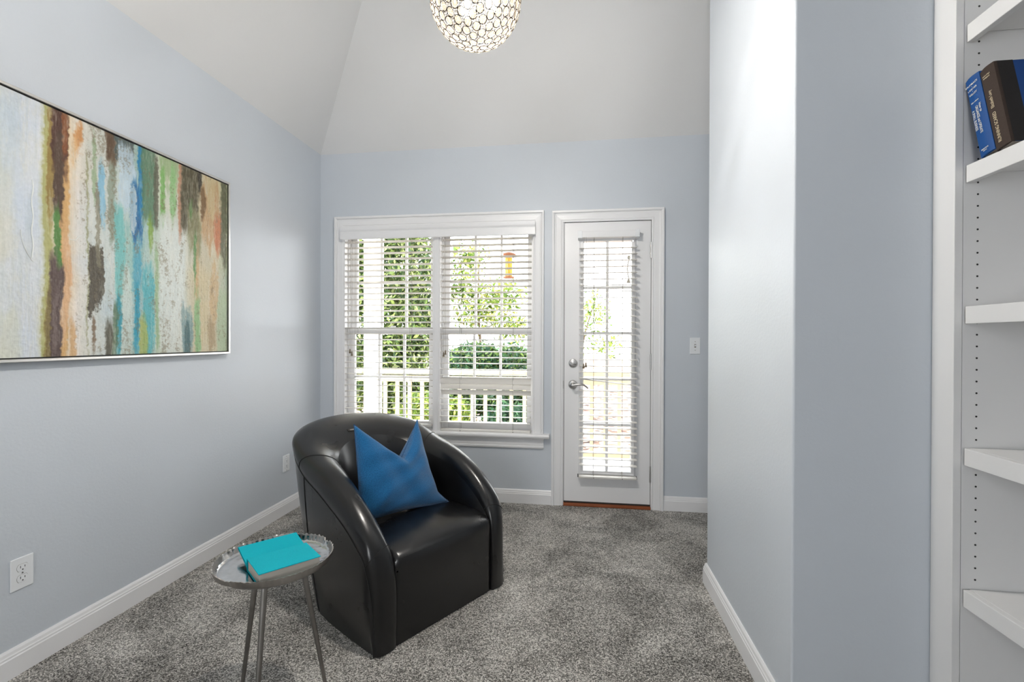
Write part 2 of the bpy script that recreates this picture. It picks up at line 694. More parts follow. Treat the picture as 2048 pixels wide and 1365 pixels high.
WX0, WX1, WZ0, WZ1 = 0.210, 1.676, 0.512, 2.076
c = casing('window_casing', WX0, WX1, WZ0, WZ1, None)
rel(c, win)
# stool and apron
st = MB()
prof = [(0.0, 0.0), (0.052, 0.0), (0.060, 0.004), (0.064, 0.012), (0.064, 0.020), (0.060, 0.028), (0.052, 0.031), (-0.05, 0.031), (-0.05, 0.0)]
st.prism(prof, (0.085, 0, 0.490), (1.719, 0, 0), (0, -1, 0), (0, 0, 1))
wp(st, 'window_sill', M_TRIM, bevel=0.002)
ap = MB()
ap.prism([(0, 0), (0.014, 0.0), (0.020, 0.008), (0.020, 0.018), (0.015, 0.022), (0.017, 0.032), (0.017, 0.066), (0.024, 0.074), (0.024, 0.082), (0, 0.082)],
         (0.127, 0, 0.408), (1.633, 0, 0), (0, -1, 0), (0, 0, 1))
wp(ap, 'window_apron', M_TRIM)
# jambs, head and mullion
jb = MB()
jb.box(0.190, WX0, -0.001, 0.165, WZ0 - 0.02, WZ1 + 0.02)
jb.box(WX1, 1.696, -0.001, 0.165, WZ0 - 0.02, WZ1 + 0.02)
jb.box(0.190, 1.696, -0.001, 0.165, WZ1, WZ1 + 0.02)
jb.box(0.190, 1.696, 0.05, 0.19, 0.485, WZ0 + 0.012)
for x0, x1 in ((WX0, WX0 + 0.012), (0.915 - 0.012, 0.915), (0.972, 0.984), (WX1 - 0.012, WX1)):   # stops
    jb.box(x0, x1, 0.040, 0.052, WZ0, WZ1)
    jb.box(x0, x1, 0.088, 0.094, WZ0, WZ1)
wp(jb, 'window_frame', M_TRIM, bevel=0.0015)
mu = MB()
mu.box(0.915, 0.972, -0.004, 0.165, WZ0, WZ1)
mu.box(0.926, 0.961, -0.012, -0.004, WZ0, WZ1)
wp(mu, 'mullion', M_TRIM, bevel=0.003)


def sash(x0, x1, z0, z1, y, stile, rail_b, rail_t, gx, gz, cols, rows):
    f = MB()
    t = 0.034
    f.box(x0, x0 + stile, y, y + t, z0, z1)
    f.box(x1 - stile, x1, y, y + t, z0, z1)
    f.box(x0 + stile, x1 - stile, y, y + t, z0, z0 + rail_b)
    f.box(x0 + stile, x1 - stile, y, y + t, z1 - rail_t, z1)
    s = wp(f, 'sash', M_TRIM, bevel=0.003)
    gx0, gx1, gz0, gz1 = x0 + stile, x1 - stile, z0 + rail_b, z1 - rail_t
    g = MB().box(gx0 - 0.003, gx1 + 0.003, y + 0.015, y + 0.019, gz0 - 0.003, gz1 + 0.003).build('pane', M_GLASS)
    rel2(g, s)
    mu = MB()
    for i in range(1, cols):
        xx = gx0 + (gx1 - gx0) * i / cols
        mu.box(xx - 0.009, xx + 0.009, y + 0.004, y + 0.030, gz0, gz1)
    for i in range(1, rows):
        zz = gz0 + (gz1 - gz0) * i / rows
        mu.box(gx0, gx1, y + 0.005, y + 0.029, zz - 0.009, zz + 0.009)
    rel2(mu.build('muntin_grid', M_TRIM, bevel=0.003), s)
    return s


def rel2(o, s):
    o.parent = s
    o.matrix_parent_inverse = Matrix.Translation(-Vector(s.parent.location)) if s.parent else Matrix.Identity(4)
    o.matrix_parent_inverse = (s.parent.matrix_local.inverted() if False else Matrix.Identity(4))
    return o


# (a sash's own matrix_local is the identity after rel(), so children need no correction)
ZM = 1.272
for (x0, x1) in ((0.212, 0.913), (0.974, 1.674)):
    sash(x0, x1, ZM - 0.018, 2.070, 0.096, 0.046, 0.040, 0.050, 0, 0, 3, 2)
    sash(x0, x1, WZ0 + 0.014, ZM + 0.026, 0.054, 0.046, 0.055, 0.048, 0, 0, 3, 2)
    lk = MB()
    cxk = (x0 + x1) / 2
    lk.box(cxk - 0.025, cxk + 0.025, 0.060, 0.084, ZM + 0.026, ZM + 0.034)
    lk.lathe([(0.011, 0.034), (0.011, 0.044), (0.0, 0.046)], (cxk, 0.072, ZM), 'Z', 16)
    lk.box(cxk - 0.004, cxk + 0.028, 0.068, 0.076, ZM + 0.036, ZM + 0.043)
    wp(lk, 'sash_lock', M_TRIM, bevel=0.0015)

# ------------------------------------------------------------------ window blinds
SLATW = 0.050


def slat_section(w, th=0.0028, crown=0.0035, n=6):
    top = [(-w / 2 + w * i / n, crown * (1 - (2 * i / n - 1) ** 2) + th / 2) for i in range(n + 1)]
    bot = [(a, b - th) for a, b in top][::-1]
    return top + bot


def blind(name, x0, x1, yc, ztop, zbot, zfirst, pitch, nsl, tilt, special, label, group, cord_x, tassel=None, knob=None, headh=0.05, head_y=None):
    root = empty(name, ((x0 + x1) / 2, yc, zbot))
    tag(root, label, 'window blind', group)
    L = -Vector(root.location)

    def part(mb, nm, m, **kw):
        o = mb.build(nm, m, **kw)
        o.parent = root
        o.matrix_parent_inverse = Matrix.Translation(L)
        return o
    hd = MB()
    hy = head_y or (yc - 0.028, yc + 0.028)
    hd.box(x0 - 0.004, x1 + 0.004, hy[0], hy[1], ztop - headh, ztop)
    part(hd, 'headrail', M_TRIM, bevel=0.003)
    sl = MB()
    sec = slat_section(SLATW)
    for i in range(nsl):
        z = zfirst - pitch * i
        a, dl, dr = tilt, 0, 0
        if i in special:
            a, dz, dl, dr = special[i]
            z += dz
        a += rnd.uniform(-1.2, 1.2)
        ca, sa = math.cos(math.radians(a)), math.sin(math.radians(a))
        jx = rnd.uniform(-0.0015, 0.0015)
        aw, ah = (0, ca, sa), (0, -sa, ca)
        fr = [((x0 + jx, yc, z + dl), aw, ah), ((x1 + jx, yc, z + dr), aw, ah)]
        sl.sweep_frames(fr, sec)
    part(sl, 'slats', M_SLAT, smooth=True, angle=40)
    br = MB()
    br.box(x0, x1, yc - 0.025, yc + 0.025, zbot, zbot + 0.015)
    part(br, 'bottom_rail', M_SLAT, bevel=0.004)
    cd = MB()
    for cxp in cord_x:
        for dy in (-0.026, 0.026):
            cd.tube([(cxp, yc + dy, ztop - headh), (cxp, yc + dy, zbot + 0.015)], 0.0008, 5)
        cd.tube([(cxp + 0.004, yc, ztop - headh), (cxp + 0.004, yc, zbot + 0.015)], 0.0009, 5)
        for i in range(nsl):
            z = zfirst - pitch * i
            if i not in special:
                cd.tube([(cxp, yc - 0.026, z - 0.003), (cxp, yc + 0.026, z - 0.003)], 0.0007, 4)
        part(MB().lathe([(0.0, 0.0), (0.004, 0.0), (0.004, 0.004), (0.0, 0.004)], (cxp + 0.004, yc - 0.0262, zbot + 0.0055), 'Y', 10), 'cord_plug', M_CORD)
    part(cd, 'ladder_cord', M_CORD)
    if tassel:
        for (tx, tz) in tassel:
            lc = MB().tube([(tx, yc - 0.034, ztop - headh + 0.002), (tx, yc - 0.034, tz)], 0.0008, 5)
            q = part(lc, 'lift_cord', M_CORD)
            t = MB().lathe([(0.0, 0.034), (0.0035, 0.034), (0.0045, 0.028), (0.0055, 0.016), (0.009, 0.003), (0.008, 0.0), (0.0, 0.0)], (tx, yc - 0.034, tz - 0.034), 'Z', 14).build('tassel', M_TASSEL, smooth=True)
            t.parent = q
    if knob:
        t = MB().lathe([(0.0, -0.014), (0.007, -0.012), (0.008, -0.004), (0.004, 0.0), (0.004, 0.006)], (knob[0], yc - 0.034, knob[1]), 'Y', 14)
        part(t, 'tilt_knob', M_NICKEL, smooth=True)
    return root, part


vs = {i: (3, 0, 0, 0) for i in ()}
nwin = 32
spL = {}
spR = {24: (58, 0.004, 0, 0), 25: (62, 0.008, 0, 0), 26: (-52, 0.006, 0, 0)}
blind('window_blind', 0.214, 0.908, 0.003, 2.06, 0.548, 1.964, 0.0445, nwin, -6, spL,
      'white slatted blind in the left window sash, behind the black armchair', 'slatted blinds in the double window',
      (0.30, 0.74), tassel=[(0.263, 1.135), (0.278, 1.115)], knob=(0.862, 1.985))
blind('window_blind', 0.978, 1.664, 0.003, 2.06, 0.520, 1.964, 0.0445, nwin, -6, spR,
      'white slatted blind in the right window sash, with twisted slats near the porch rail', 'slatted blinds in the double window',
      (1.13, 1.53), tassel=[(1.022, 1.13), (1.008, 1.115)], knob=(1.622, 1.990))
va = MB()
vp = [(0, 0), (0.0, 0.0), (0.012, 0.0), (0.014, 0.004), (0.014, 0.052), (0.010, 0.056), (0.013, 0.062), (0.018, 0.070), (0.020, 0.078), (0.022, 0.090), (0.022, 0.096), (0.0, 0.096)]
va.prism(vp[1:], (0.197, -0.0495, 1.975), (1.501, 0, 0), (0, -1, 0), (0, 0, 1))
va.box(0.197, 0.209, -0.050, -0.001 - 0.028, 1.975, 2.071)
va.box(1.686, 1.698, -0.050, -0.001 - 0.028, 1.975, 2.071)
tag(va.build('valance', M_TRIM), 'white moulded valance running across the top of both window blinds', 'valance')

# ------------------------------------------------------------------ door 1
door = tag(empty('door_1', (2.215, 0, 0)), kind='structure')


def dp(mb, name, m, **kw):
    o = mb.build(name, m, **kw)
    o.parent = door
    o.matrix_parent_inverse = Matrix.Translation(-Vector(door.location))
    return o


c = casing('door_casing', 1.901, 2.5265, 0.0, 2.0685, None)
c.parent = door
c.matrix_parent_inverse = Matrix.Translation(-Vector(door.location))
jb = MB()
jb.box(1.885, 1.9055, -0.004, 0.170, 0.0, 2.088)
jb.box(2.5245, 2.545, -0.004, 0.170, 0.0, 2.088)
jb.box(1.885, 2.545, -0.004, 0.170, 2.0685, 2.088)
dp(jb, 'door_jamb', M_TRIM)
gk = MB()
gk.box(1.9055, 1.9085, 0.004, 0.05, 0.03, 2.0685)
gk.box(1.9055, 2.5245, 0.004, 0.05, 2.0655, 2.0685)
gk.box(2.5215, 2.5245, 0.004, 0.05, 0.03, 2.0655)
dp(gk, 'weatherstrip', M_DARK)
LX0, LX1, LZ0, LZ1 = 2.048, 2.386, 0.262, 1.925
sl = MB()
D0, D1, DZ0, DZ1 = 1.909, 2.521, 0.033, 2.065
sl.box(D0, LX0 - 0.006, 0.0, 0.044, DZ0, DZ1)
sl.box(LX1 + 0.006, D1, 0.0, 0.044, DZ0, DZ1)
sl.box(LX0 - 0.006, LX1 + 0.006, 0.0, 0.044, DZ0, LZ0 - 0.006)
sl.box(LX0 - 0.006, LX1 + 0.006, 0.0, 0.044, LZ1 + 0.006, DZ1)
dp(sl, 'door_slab', M_TRIM)
lf = MB()
LP = [(0, 0.0), (0, 0.010), (-0.006, 0.014), (-0.022, 0.014), (-0.030, 0.006), (-0.034, 0.0)]
frs = [((LX0, 0, LZ0), (1, 0, 1), (0, -1, 0)), ((LX1, 0, LZ0), (-1, 0, 1), (0, -1, 0)), ((LX1, 0, LZ1), (-1, 0, -1), (0, -1, 0)), ((LX0, 0, LZ1), (1, 0, -1), (0, -1, 0))]
lf.sweep_frames(frs, LP, loop=True)
lo = dp(lf, 'lite_frame', M_TRIM)
inn = MB()
for q in ((LX0 - 0.006, LX0, LZ0 - 0.006, LZ1 + 0.006), (LX1, LX1 + 0.006, LZ0 - 0.006, LZ1 + 0.006)):
    inn.box(q[0], q[1], 0.0, 0.044, q[2], q[3])
inn.box(LX0, LX1, 0.0, 0.044, LZ0 - 0.006, LZ0)
inn.box(LX0, LX1, 0.0, 0.044, LZ1, LZ1 + 0.006)
o = inn.build('lite_liner', M_TRIM)
o.parent = lo
dp(MB().box(LX0, LX1, 0.020, 0.024, LZ0, LZ1), 'pane', M_GLASS)
mg = MB()
xm = (LX0 + LX1) / 2
mg.box(xm - 0.010, xm + 0.010, 0.008, 0.036, LZ0, LZ1)
for k in range(1, 5):
    z = LZ0 + (LZ1 - LZ0) * k / 5
    mg.box(LX0, LX1, 0.009, 0.035, z - 0.010, z + 0.010)
dp(mg, 'muntin_grid', M_TRIM, bevel=0.003)
dp(MB().box(1.9055, 2.5245, 0.002, 0.045, 0.020, 0.033), 'door_sweep', M_DARK)
dp(MB().box(1.9055, 2.5245, -0.020, 0.17, 0.001, 0.020), 'threshold', M_OAK, bevel=0.003)
# hinges
for hz in (1.850, 1.053, 0.250):
    hg = MB()
    for k in range(5):
        z0 = hz - 0.055 + k * 0.022
        hg.lathe([(0.0, 0.0), (0.0062, 0.0), (0.0062, 0.0212), (0.0, 0.0212)], (2.5225, -0.0065, z0), 'Z', 12)
    hg.lathe([(0.0, 0), (0.004, 0.0), (0.0045, 0.005), (0.0, 0.007)], (2.5225, -0.0065, hz + 0.055), 'Z', 12)
    hg.box(2.5205, 2.5245, -0.004, 0.004, hz - 0.055, hz + 0.055)
    dp(hg, 'hinge', M_NICKEL, smooth=True)
# deadbolt
db = MB().lathe([(0.0, 0.0), (0.0325, 0.0), (0.0325, -0.004), (0.029, -0.010), (0.020, -0.013), (0.0, -0.014)], (1.9735, 0, 1.040), 'Y', 32)
dbo = dp(db, 'deadbolt', M_NICKEL, smooth=True)
tt = MB()
aT = math.radians(-28)
pts = [(1.9735 - 0.021 * math.cos(aT), -0.022, 1.040 - 0.021 * math.sin(aT)), (1.9735, -0.026, 1.040), (1.9735 + 0.021 * math.cos(aT), -0.022, 1.040 + 0.021 * math.sin(aT))]
tt.tube(pts, [0.004, 0.007, 0.004], 10)
tt.lathe([(0.007, -0.013), (0.007, -0.024)], (1.9735, 0, 1.040), 'Y', 12)
t = tt.build('thumb_turn', M_NICKEL, smooth=True)
t.parent = dbo
# lever handle
rs = MB().lathe([(0.0, 0.0), (0.033, 0.0), (0.033, -0.004), (0.028, -0.011), (0.016, -0.014), (0.013, -0.020), (0.012, -0.066), (0.0, -0.070)], (1.9725, 0, 0.884), 'Y', 32)
rso = dp(rs, 'door_handle', M_NICKEL, smooth=True)
lv = MB()
lp = []
for k in range(13):
    q = k / 12
    lp.append((1.9725 + 0.108 * q, -0.074 - 0.006 * math.sin(q * PI), 0.884 + 0.010 * math.sin(q * PI * 1.05) - 0.016 * max(0, q - 0.7) / 0.3))
lv.tube(lp, [0.011 - 0.0055 * (k / 12) for k in range(13)], 12)
t = lv.build('lever', M_NICKEL, smooth=True)
t.parent = rso
dp(MB().box(1.9005, 1.9062, -0.0085, 0.0, 0.855, 0.912), 'strike_plate', M_NICKEL, bevel=0.002)

# door blind
spD = {22: (2, 0.018, 0.022, -0.022)}
broot, bpart = blind('door_blind', 2.017, 2.422, -0.046, 1.985, 0.222, 1.867, 0.0443, 36, 4, spD,
                     'narrow white slatted blind hanging on the glazed door', None, (2.118, 2.318),
                     tassel=[(2.048, 1.042), (2.064, 1.050)], knob=(2.392, 1.905), headh=0.045, head_y=(-0.073, -0.001))
broot.pop('group', None) if 'group' in broot else None
hb = MB()
for x0, x1 in ((2.005, 2.035), (2.404, 2.434)):
    hb = MB()
    hb.box(x0, x1, -0.078, 0.0, 1.936, 1.989)
    bpart(hb, 'head_bracket', M_PLATE, bevel=0.002)
for xx, s in ((2.011, 1), (2.424, -1)):
    k = MB().tube([(xx, 0.0, 0.232), (xx, -0.012, 0.232), (xx, -0.03, 0.226), (xx, -0.046, 0.224)], 0.0028, 8)
    bpart(k, 'hold_down_bracket', M_DARK)
wand = MB().box(2.428, 2.440, -0.018, 0.0, 1.052, 1.078)
bpart(wand, 'cord_cleat', M_PLATE, bevel=0.002)


# ------------------------------------------------------------------ wall plates
def outlet(name, y, z, label, decora):
    r = empty(name, (0, y, z))
    tag(r, label, 'outlet')
    MB().box(0.0, 0.0055, -0.0365, 0.0365, -0.0575, 0.0575).build('cover_plate', M_PLATE, r, bevel=0.003, bseg=3)
    if not decora:
        for dz in (0.0195, -0.0195):
            m = MB()
            prof = []
            for k in range(28):
                th = 2 * PI * k / 28
                prof.append((0.0172 * math.cos(th), max(-0.0125, min(0.0125, 0.0172 * math.sin(th)))))
            m.prism([(a, b + dz) for a, b in prof], (0.0055, 0, 0), (0.0016, 0, 0), (0, 1, 0), (0, 0, 1))
            f = m.build('receptacle', M_PLATE, r)
            s = MB()
            s.box(0.0068, 0.0073, -0.0080, -0.0060, dz - 0.001, dz + 0.0075)
            s.box(0.0068, 0.0073, 0.0058, 0.0078, dz - 0.0005, dz + 0.0065)
            s.lathe([(0.0, 0), (0.0024, 0), (0.0024, 0.0005), (0, 0.0005)], (0.0068, 0, dz - 0.0072), 'X', 12)
            s.build('slot', M_SLOT, r)
            m = MB()
            m.prism([(a * 1.06, b * 1.06 + dz) for a, b in prof], (0.0053, 0, 0), (0.0004, 0, 0), (0, 1, 0), (0, 0, 1))
            m.build('receptacle_gap', M_CORD, r)
        MB().lathe([(0.0, 0), (0.003, 0), (0.0028, 0.0014), (0, 0.0016)], (0.0055, 0, 0), 'X', 12).build('screw', M_NICKEL, r)
    else:
        MB().box(0.0053, 0.0058, -0.0175, 0.0175, -0.034, 0.034).build('receptacle_gap', M_CORD, r)
        MB().box(0.0055, 0.0078, -0.0165, 0.0165, -0.033, 0.033).build('receptacle', M_PLATE, r, bevel=0.0015)
        for dz in (0.016, -0.019):
            s = MB()
            s.box(0.0077, 0.0081, -0.0076, -0.0050, dz - 0.001, dz + 0.0075)
            s.box(0.0077, 0.0081, 0.0050, 0.0074, dz - 0.0005, dz + 0.0065)
            s.lathe([(0.0, 0), (0.0030, 0), (0.0030, 0.0005), (0, 0.0005)], (0.0077, 0, dz - 0.0072), 'X', 12)
            s.build('slot', M_SLOT, r)
        for dz in (0.048, -0.048):
            MB().lathe([(0.0, 0), (0.0028, 0), (0.0026, 0.0012), (0, 0.0014)], (0.0055, 0, dz), 'X', 12).build('screw', M_CORD, r)
    return r


outlet('wall_outlet', -2.020, 0.3595, 'white double power outlet low on the left wall, beneath the painting', False)
outlet('wall_outlet', -0.4435, 0.3475, 'white rectangular-insert wall outlet in the left wall just behind the armchair', True)
sw = tag(empty('light_switch', (2.8255, 0, 1.1715)), 'white toggle light switch on the wall to the right of the door', 'light switch')
MB().box(-0.035, 0.035, -0.0055, 0, -0.0575, 0.0575).build('cover_plate', M_PLATE, sw, bevel=0.003, bseg=3)
MB().box(-0.0055, 0.0055, -0.0060, -0.0052, -0.0125, 0.0125).build('toggle_slot', M_CORD, sw)
tg = MB()
tg.prism([(-0.0050, -0.0055), (-0.0015, -0.016), (0.0045, -0.0155), (0.0075, -0.0055)], (-0.0035, 0, 0), (0.007, 0, 0), (0, 0, 1), (0, 1, 0))
tg.build('toggle', M_PLATE, sw, bevel=0.0008)
for dz in (0.030, -0.030):
    MB().lathe([(0.0, 0), (0.0028, 0), (0.0026, -0.0012), (0, -0.0014)], (0, -0.0055, dz), 'Y', 12).build('screw', M_CORD, sw)


# ------------------------------------------------------------------ painting
def vnoise(shape, fy, fx, seed):
    """smooth value noise on a rows x cols grid with fy, fx cells"""
    r = np.random.default_rng(seed)
    R, Cc = shape
    g = r.random((fy + 2, fx + 2))
    y = np.linspace(0, fy, R, endpoint=False)
    x = np.linspace(0, fx, Cc, endpoint=False)
    y0, x0 = y.astype(int), x.astype(int)
    ty, tx = y - y0, x - x0
    ty, tx = ty * ty * (3 - 2 * ty), tx * tx * (3 - 2 * tx)
    a = g[np.ix_(y0, x0)] * (1 - tx) + g[np.ix_(y0, x0 + 1)] * tx
    b = g[np.ix_(y0 + 1, x0)] * (1 - tx) + g[np.ix_(y0 + 1, x0 + 1)] * tx
    return a * (1 - ty[:, None]) + b * ty[:, None]


def fnoise(shape, fy, fx, seed, octs=4, gain=0.55):
    s, amp, tot = 0, 1.0, 0
    for k in range(octs):
        s = s + amp * vnoise(shape, min(fy * 2 ** k, shape[0]), min(fx * 2 ** k, shape[1]), seed + k)
        tot += amp
        amp *= gain
    return s / tot


# crop x (in a 2.2375x enlargement of the photo's left part) -> position along the wall
CX = [-700, -300, 0, 100, 180, 200, 215, 240, 260, 275, 300, 340, 400, 445, 475, 510, 520, 560, 590, 620, 645, 700, 720, 790, 830, 880, 960, 985, 1010, 1020]
CY = [-2.60, -2.33, -2.107, -2.041, -1.984, -1.969, -1.958, -1.939, -1.923, -1.912, -1.892, -1.858, -1.807, -1.766, -1.738, -1.704, -1.694, -1.653, -1.622, -1.589, -1.562, -1.498, -1.474, -1.385, -1.331, -1.26, -1.138, -1.097, -1.055, -1.045]
PY0, PY1, PZ0, PZ1 = -2.62, -1.042, 1.143, 2.083


def paint():
    R, Cc = 430, 620
    yy = np.linspace(PY0, PY1, Cc)
    zz = np.linspace(PZ0, PZ1, R)
    S = (R, Cc)
    # a slow sideways wander so stripes are hand drawn
    wob = (fnoise(S, 3, 5, 3, 3) - 0.5) * 0.032 + (fnoise(S, 60, 90, 9, 3) - 0.5) * 0.016
    Yg = yy[None, :] + wob
    Tg = np.repeat(((PZ1 - zz) / (PZ1 - PZ0))[:, None], Cc, 1)      # 0 top .. 1 bottom
    Tg = Tg + (fnoise(S, 10, 60, 21, 3) - 0.5) * 0.16
    Xc = np.interp(Yg, CY, CX)
    streak = fnoise(S, 6, 160, 31, 4, 0.7)
    streak2 = fnoise(S, 14, 260, 41, 3, 0.8)
    fine = fnoise(S, 26, 300, 71, 3, 0.8)
    patch = fnoise(S, 5, 40, 81, 4, 0.6)
    speck = fnoise(S, 90, 160, 51, 3, 0.8)
    base = np.zeros((R, Cc, 3))
    ramp = [(-700, '#b9c7cc'), (-300, '#cdd0c6'), (0, '#cdd3d4'), (90, '#c6cfd8'), (170, '#ccd3da'), (205, '#bdbf96'), (300, '#d9c3a0'), (350, '#ddd6cb'), (420, '#c9cdc6'), (500, '#bfcac8'),
            (560, '#a9c4c4'), (640, '#8fb5b6'), (700, '#b9c9b8'), (760, '#cdd4c8'), (820, '#cbd0c2'), (880, '#c2b796'), (960, '#c9bd9c'), (1010, '#aeb795')]
    xs = [r[0] for r in ramp]
    cs = np.array([[int(r[1][i:i + 2], 16) / 255 for i in (1, 3, 5)] for r in ramp])
    for k in range(3):
        base[..., k] = np.interp(Xc, xs, cs[:, k])
    base += (streak - 0.5)[..., None] * np.array([0.10, 0.08, 0.10])
    base += (fnoise(S, 5, 8, 61, 4) - 0.5)[..., None] * np.array([0.10, 0.03, -0.08])

    def band(x0, x1, t0, t1, col, a=1.0, soft=14, tsoft=0.06, nz=0.5, src=None, hard=3.0):
        c = np.array([int(col[i:i + 2], 16) / 255 for i in (1, 3, 5)])
        mx = 1 / (1 + np.exp(-(Xc - x0) / soft * 2)) * 1 / (1 + np.exp((Xc - x1) / soft * 2))
        mt = 1 / (1 + np.exp(-(Tg - t0) / tsoft * 2)) * 1 / (1 + np.exp((Tg - t1) / tsoft * 2))
        m = mx * mt
        s = (0.40 * streak + 0.35 * fine + 0.25 * patch) if src is None else (0.6 * src + 0.4 * patch)
        hard = hard * 0.72 if src is None else hard
        m = np.clip((m - nz * s * 1.15) * hard, 0, 1) * a if nz > 0 else m * a
        nonlocal base
        base = base * (1 - m[..., None]) + (c + (streak2 - 0.5)[..., None] * 0.10) * m[..., None]

    # left pale field
    band(-700, 60, 0.0, 0.35, '#a9bfd0', 0.35, 80, nz=0.3)
    band(-100, 50, 0.28, 0.62, '#cfcbb0', 0.35, 30, nz=0.3)
    band(0, 90, 0.80, 1.1, '#cfcfb2', 0.45, 30, nz=0.3)
    band(-640, -480, -0.1, 1.1, '#b98a55', 0.8, 30, nz=0.6)
    band(-470, -400, -0.1, 0.8, '#6fa3a0', 0.8, 30, nz=0.6)
    # the dark vertical stroke and its green / orange flanks
    band(193, 226, -0.1, 1.1, '#a5a25a', 0.75, 9, nz=0.25)
    band(210, 240, -0.1, 0.45, '#8d7030', 0.85, 7, nz=0.35)
    band(266, 308, -0.1, 1.1, '#cf9a55', 0.8, 9, nz=0.3)
    band(278, 312, 0.45, 0.9, '#d8aa80', 0.8, 9, nz=0.3)
    band(226, 306, -0.1, 0.21, '#4d2f22', 1, 6, nz=0.32)
    band(240, 282, 0.12, 0.42, '#4f3a2b', 1, 6, nz=0.28)
    band(276, 304, -0.05, 0.17, '#8a4b22', 0.8, 6, nz=0.5, src=streak2)
    band(240, 268, 0.38, 0.64, '#4f7f38', 1, 5, nz=0.3)
    band(214, 280, 0.62, 1.1, '#54423d', 1, 8, nz=0.25)
    band(240, 262, 0.70, 1.0, '#7b6a66', 0.6, 6, nz=0.5, src=streak2)
    band(204, 232, 0.72, 1.1, '#8c7a3a', 0.7, 7, nz=0.5)
    # cream field with stains
    band(330, 378, 0.0, 0.12, '#c98443', 0.85, 10, nz=0.5, src=speck)
    band(315, 350, 0.05, 0.2, '#d9b07c', 0.7, 12, nz=0.4)
    band(318, 345, 0.85, 1.05, '#cf9f68', 0.8, 9, nz=0.4)
    band(390, 400, 0.1, 1.0, '#8a8a5c', 0.7, 6, nz=0.6, src=speck)
    band(418, 436, 0.02, 0.35, '#86a075', 0.75, 7, nz=0.5, src=speck)
    band(480, 524, -0.1, 0.12, '#5c4632', 0.95, 9, nz=0.4)
    band(490, 520, 0.1, 0.5, '#7d8a74', 0.7, 8, nz=0.55, src=speck)
    band(443, 474, 0.17, 0.42, '#79b4d3', 0.85, 7, nz=0.4)
    band(395, 465, 0.50, 0.82, '#4b4436', 0.95, 10, nz=0.80, src=speck, hard=6)
    band(430, 452, 0.25, 0.6, '#7c7660', 0.8, 8, nz=0.72, src=speck, hard=6)
    band(415, 432, 0.86, 1.0, '#6b5138', 0.8, 6, nz=0.6, src=speck)
    band(475, 512, 0.86, 1.1, '#4d4a3b', 0.9, 9, nz=0.42)
    # blues and teals
    band(522, 606, -0.1, 0.10, '#3e4a4a', 0.85, 9, nz=0.6, src=speck, hard=5)
    band(535, 610, 0.04, 0.30, '#b9cedb', 0.9, 9, nz=0.45, src=speck)
    band(515, 560, 0.3, 0.75, '#69b7b4', 0.9, 8, nz=0.4)
    band(560, 600, 0.35, 0.7, '#8fbcb4', 0.8, 9, nz=0.5)
    band(520, 545, 0.72, 1.1, '#1f8fa5', 0.85, 7, nz=0.45)
    band(505, 530, 0.78, 1.1, '#4f6b4c', 0.8, 6, nz=0.5)
    band(590, 640, 0.16, 0.46, '#17609b', 1, 7, nz=0.30)
    band(624, 650, -0.02, 0.35, '#1d79ab', 0.95, 6, nz=0.35)
    band(588, 614, 0.18, 0.42, '#b5c7cf', 0.8, 5, nz=0.75, src=speck, hard=6)
    band(596, 634, 0.46, 0.68, '#4aa0b6', 0.9, 8, nz=0.4)
    band(600, 622, 0.66, 1.0, '#1d93b0', 0.95, 6, nz=0.35)
    band(545, 590, 0.62, 1.1, '#c2cfc6', 0.75, 9, nz=0.45)
    band(640, 692, 0.60, 1.05, '#46a9b3', 0.9, 8, nz=0.42)
    band(622, 660, 0.80, 1.05, '#a3ad50', 0.85, 8, nz=0.42)
    band(640, 700, -0.1, 0.35, '#5b8064', 0.95, 9, nz=0.30)
    band(664, 688, 0.32, 0.5, '#7ba03c', 0.9, 6, nz=0.4)
    band(690, 712, 0.02, 0.35, '#5d5a4a', 0.8, 5, nz=0.65, src=speck)
    # greens and whites
    band(716, 800, -0.1, 0.12, '#95b07c', 0.8, 12, nz=0.4)
    band(722, 740, 0.05, 0.32, '#79b25f', 0.95, 5, nz=0.35)
    band(762, 792, 0.06, 0.28, '#8cc07c', 0.9, 6, nz=0.4)
    band(696, 712, 0.45, 1.0, '#8bad7b', 0.8, 6, nz=0.45)
    band(716, 830, 0.34, 1.0, '#d3dad6', 0.75, 16, nz=0.35)
    band(800, 816, -0.05, 0.4, '#bb7f5f', 0.8, 6, nz=0.45)
    band(815, 886, -0.1, 0.36, '#56503a', 1, 9, nz=0.28)
    band(840, 900, 0.22, 0.45, '#86845c', 0.8, 10, nz=0.45)
    band(850, 866, 0.15, 0.3, '#5f8a4a', 0.8, 5, nz=0.5)
    band(886, 905, -0.05, 0.12, '#2f2a20', 0.95, 4, nz=0.35)
    band(868, 880, 0.35, 0.62, '#4d8440', 0.9, 4, nz=0.4)
    band(878, 890, 0.4, 0.8, '#c09a68', 0.75, 5, nz=0.45)
    band(872, 896, 0.66, 1.05, '#7fb477', 0.85, 6, nz=0.42)
    band(812, 862, 0.76, 1.0, '#6d8f90', 0.85, 10, nz=0.45, src=speck)
    band(824, 850, 0.84, 1.02, '#3f6467', 0.9, 7, nz=0.5, src=speck)
    band(900, 985, 0.05, 0.4, '#b98c5c', 0.7, 10, nz=0.55)
    band(930, 962, 0.0, 0.25, '#c9b98c', 0.7, 8, nz=0.4)
    band(958, 992, 0.18, 0.42, '#c2724a', 0.85, 6, nz=0.4)
    band(900, 925, 0.1, 0.25, '#6e5334', 0.8, 6, nz=0.5, src=speck)
    band(990, 1016, -0.1, 0.48, '#575a3f', 0.95, 7, nz=0.32)
    band(940, 975, 0.5, 0.8, '#c4a171', 0.75, 9, nz=0.5, src=speck)
    band(930, 965, 0.8, 1.0, '#a58c66', 0.7, 8, nz=0.55, src=speck)
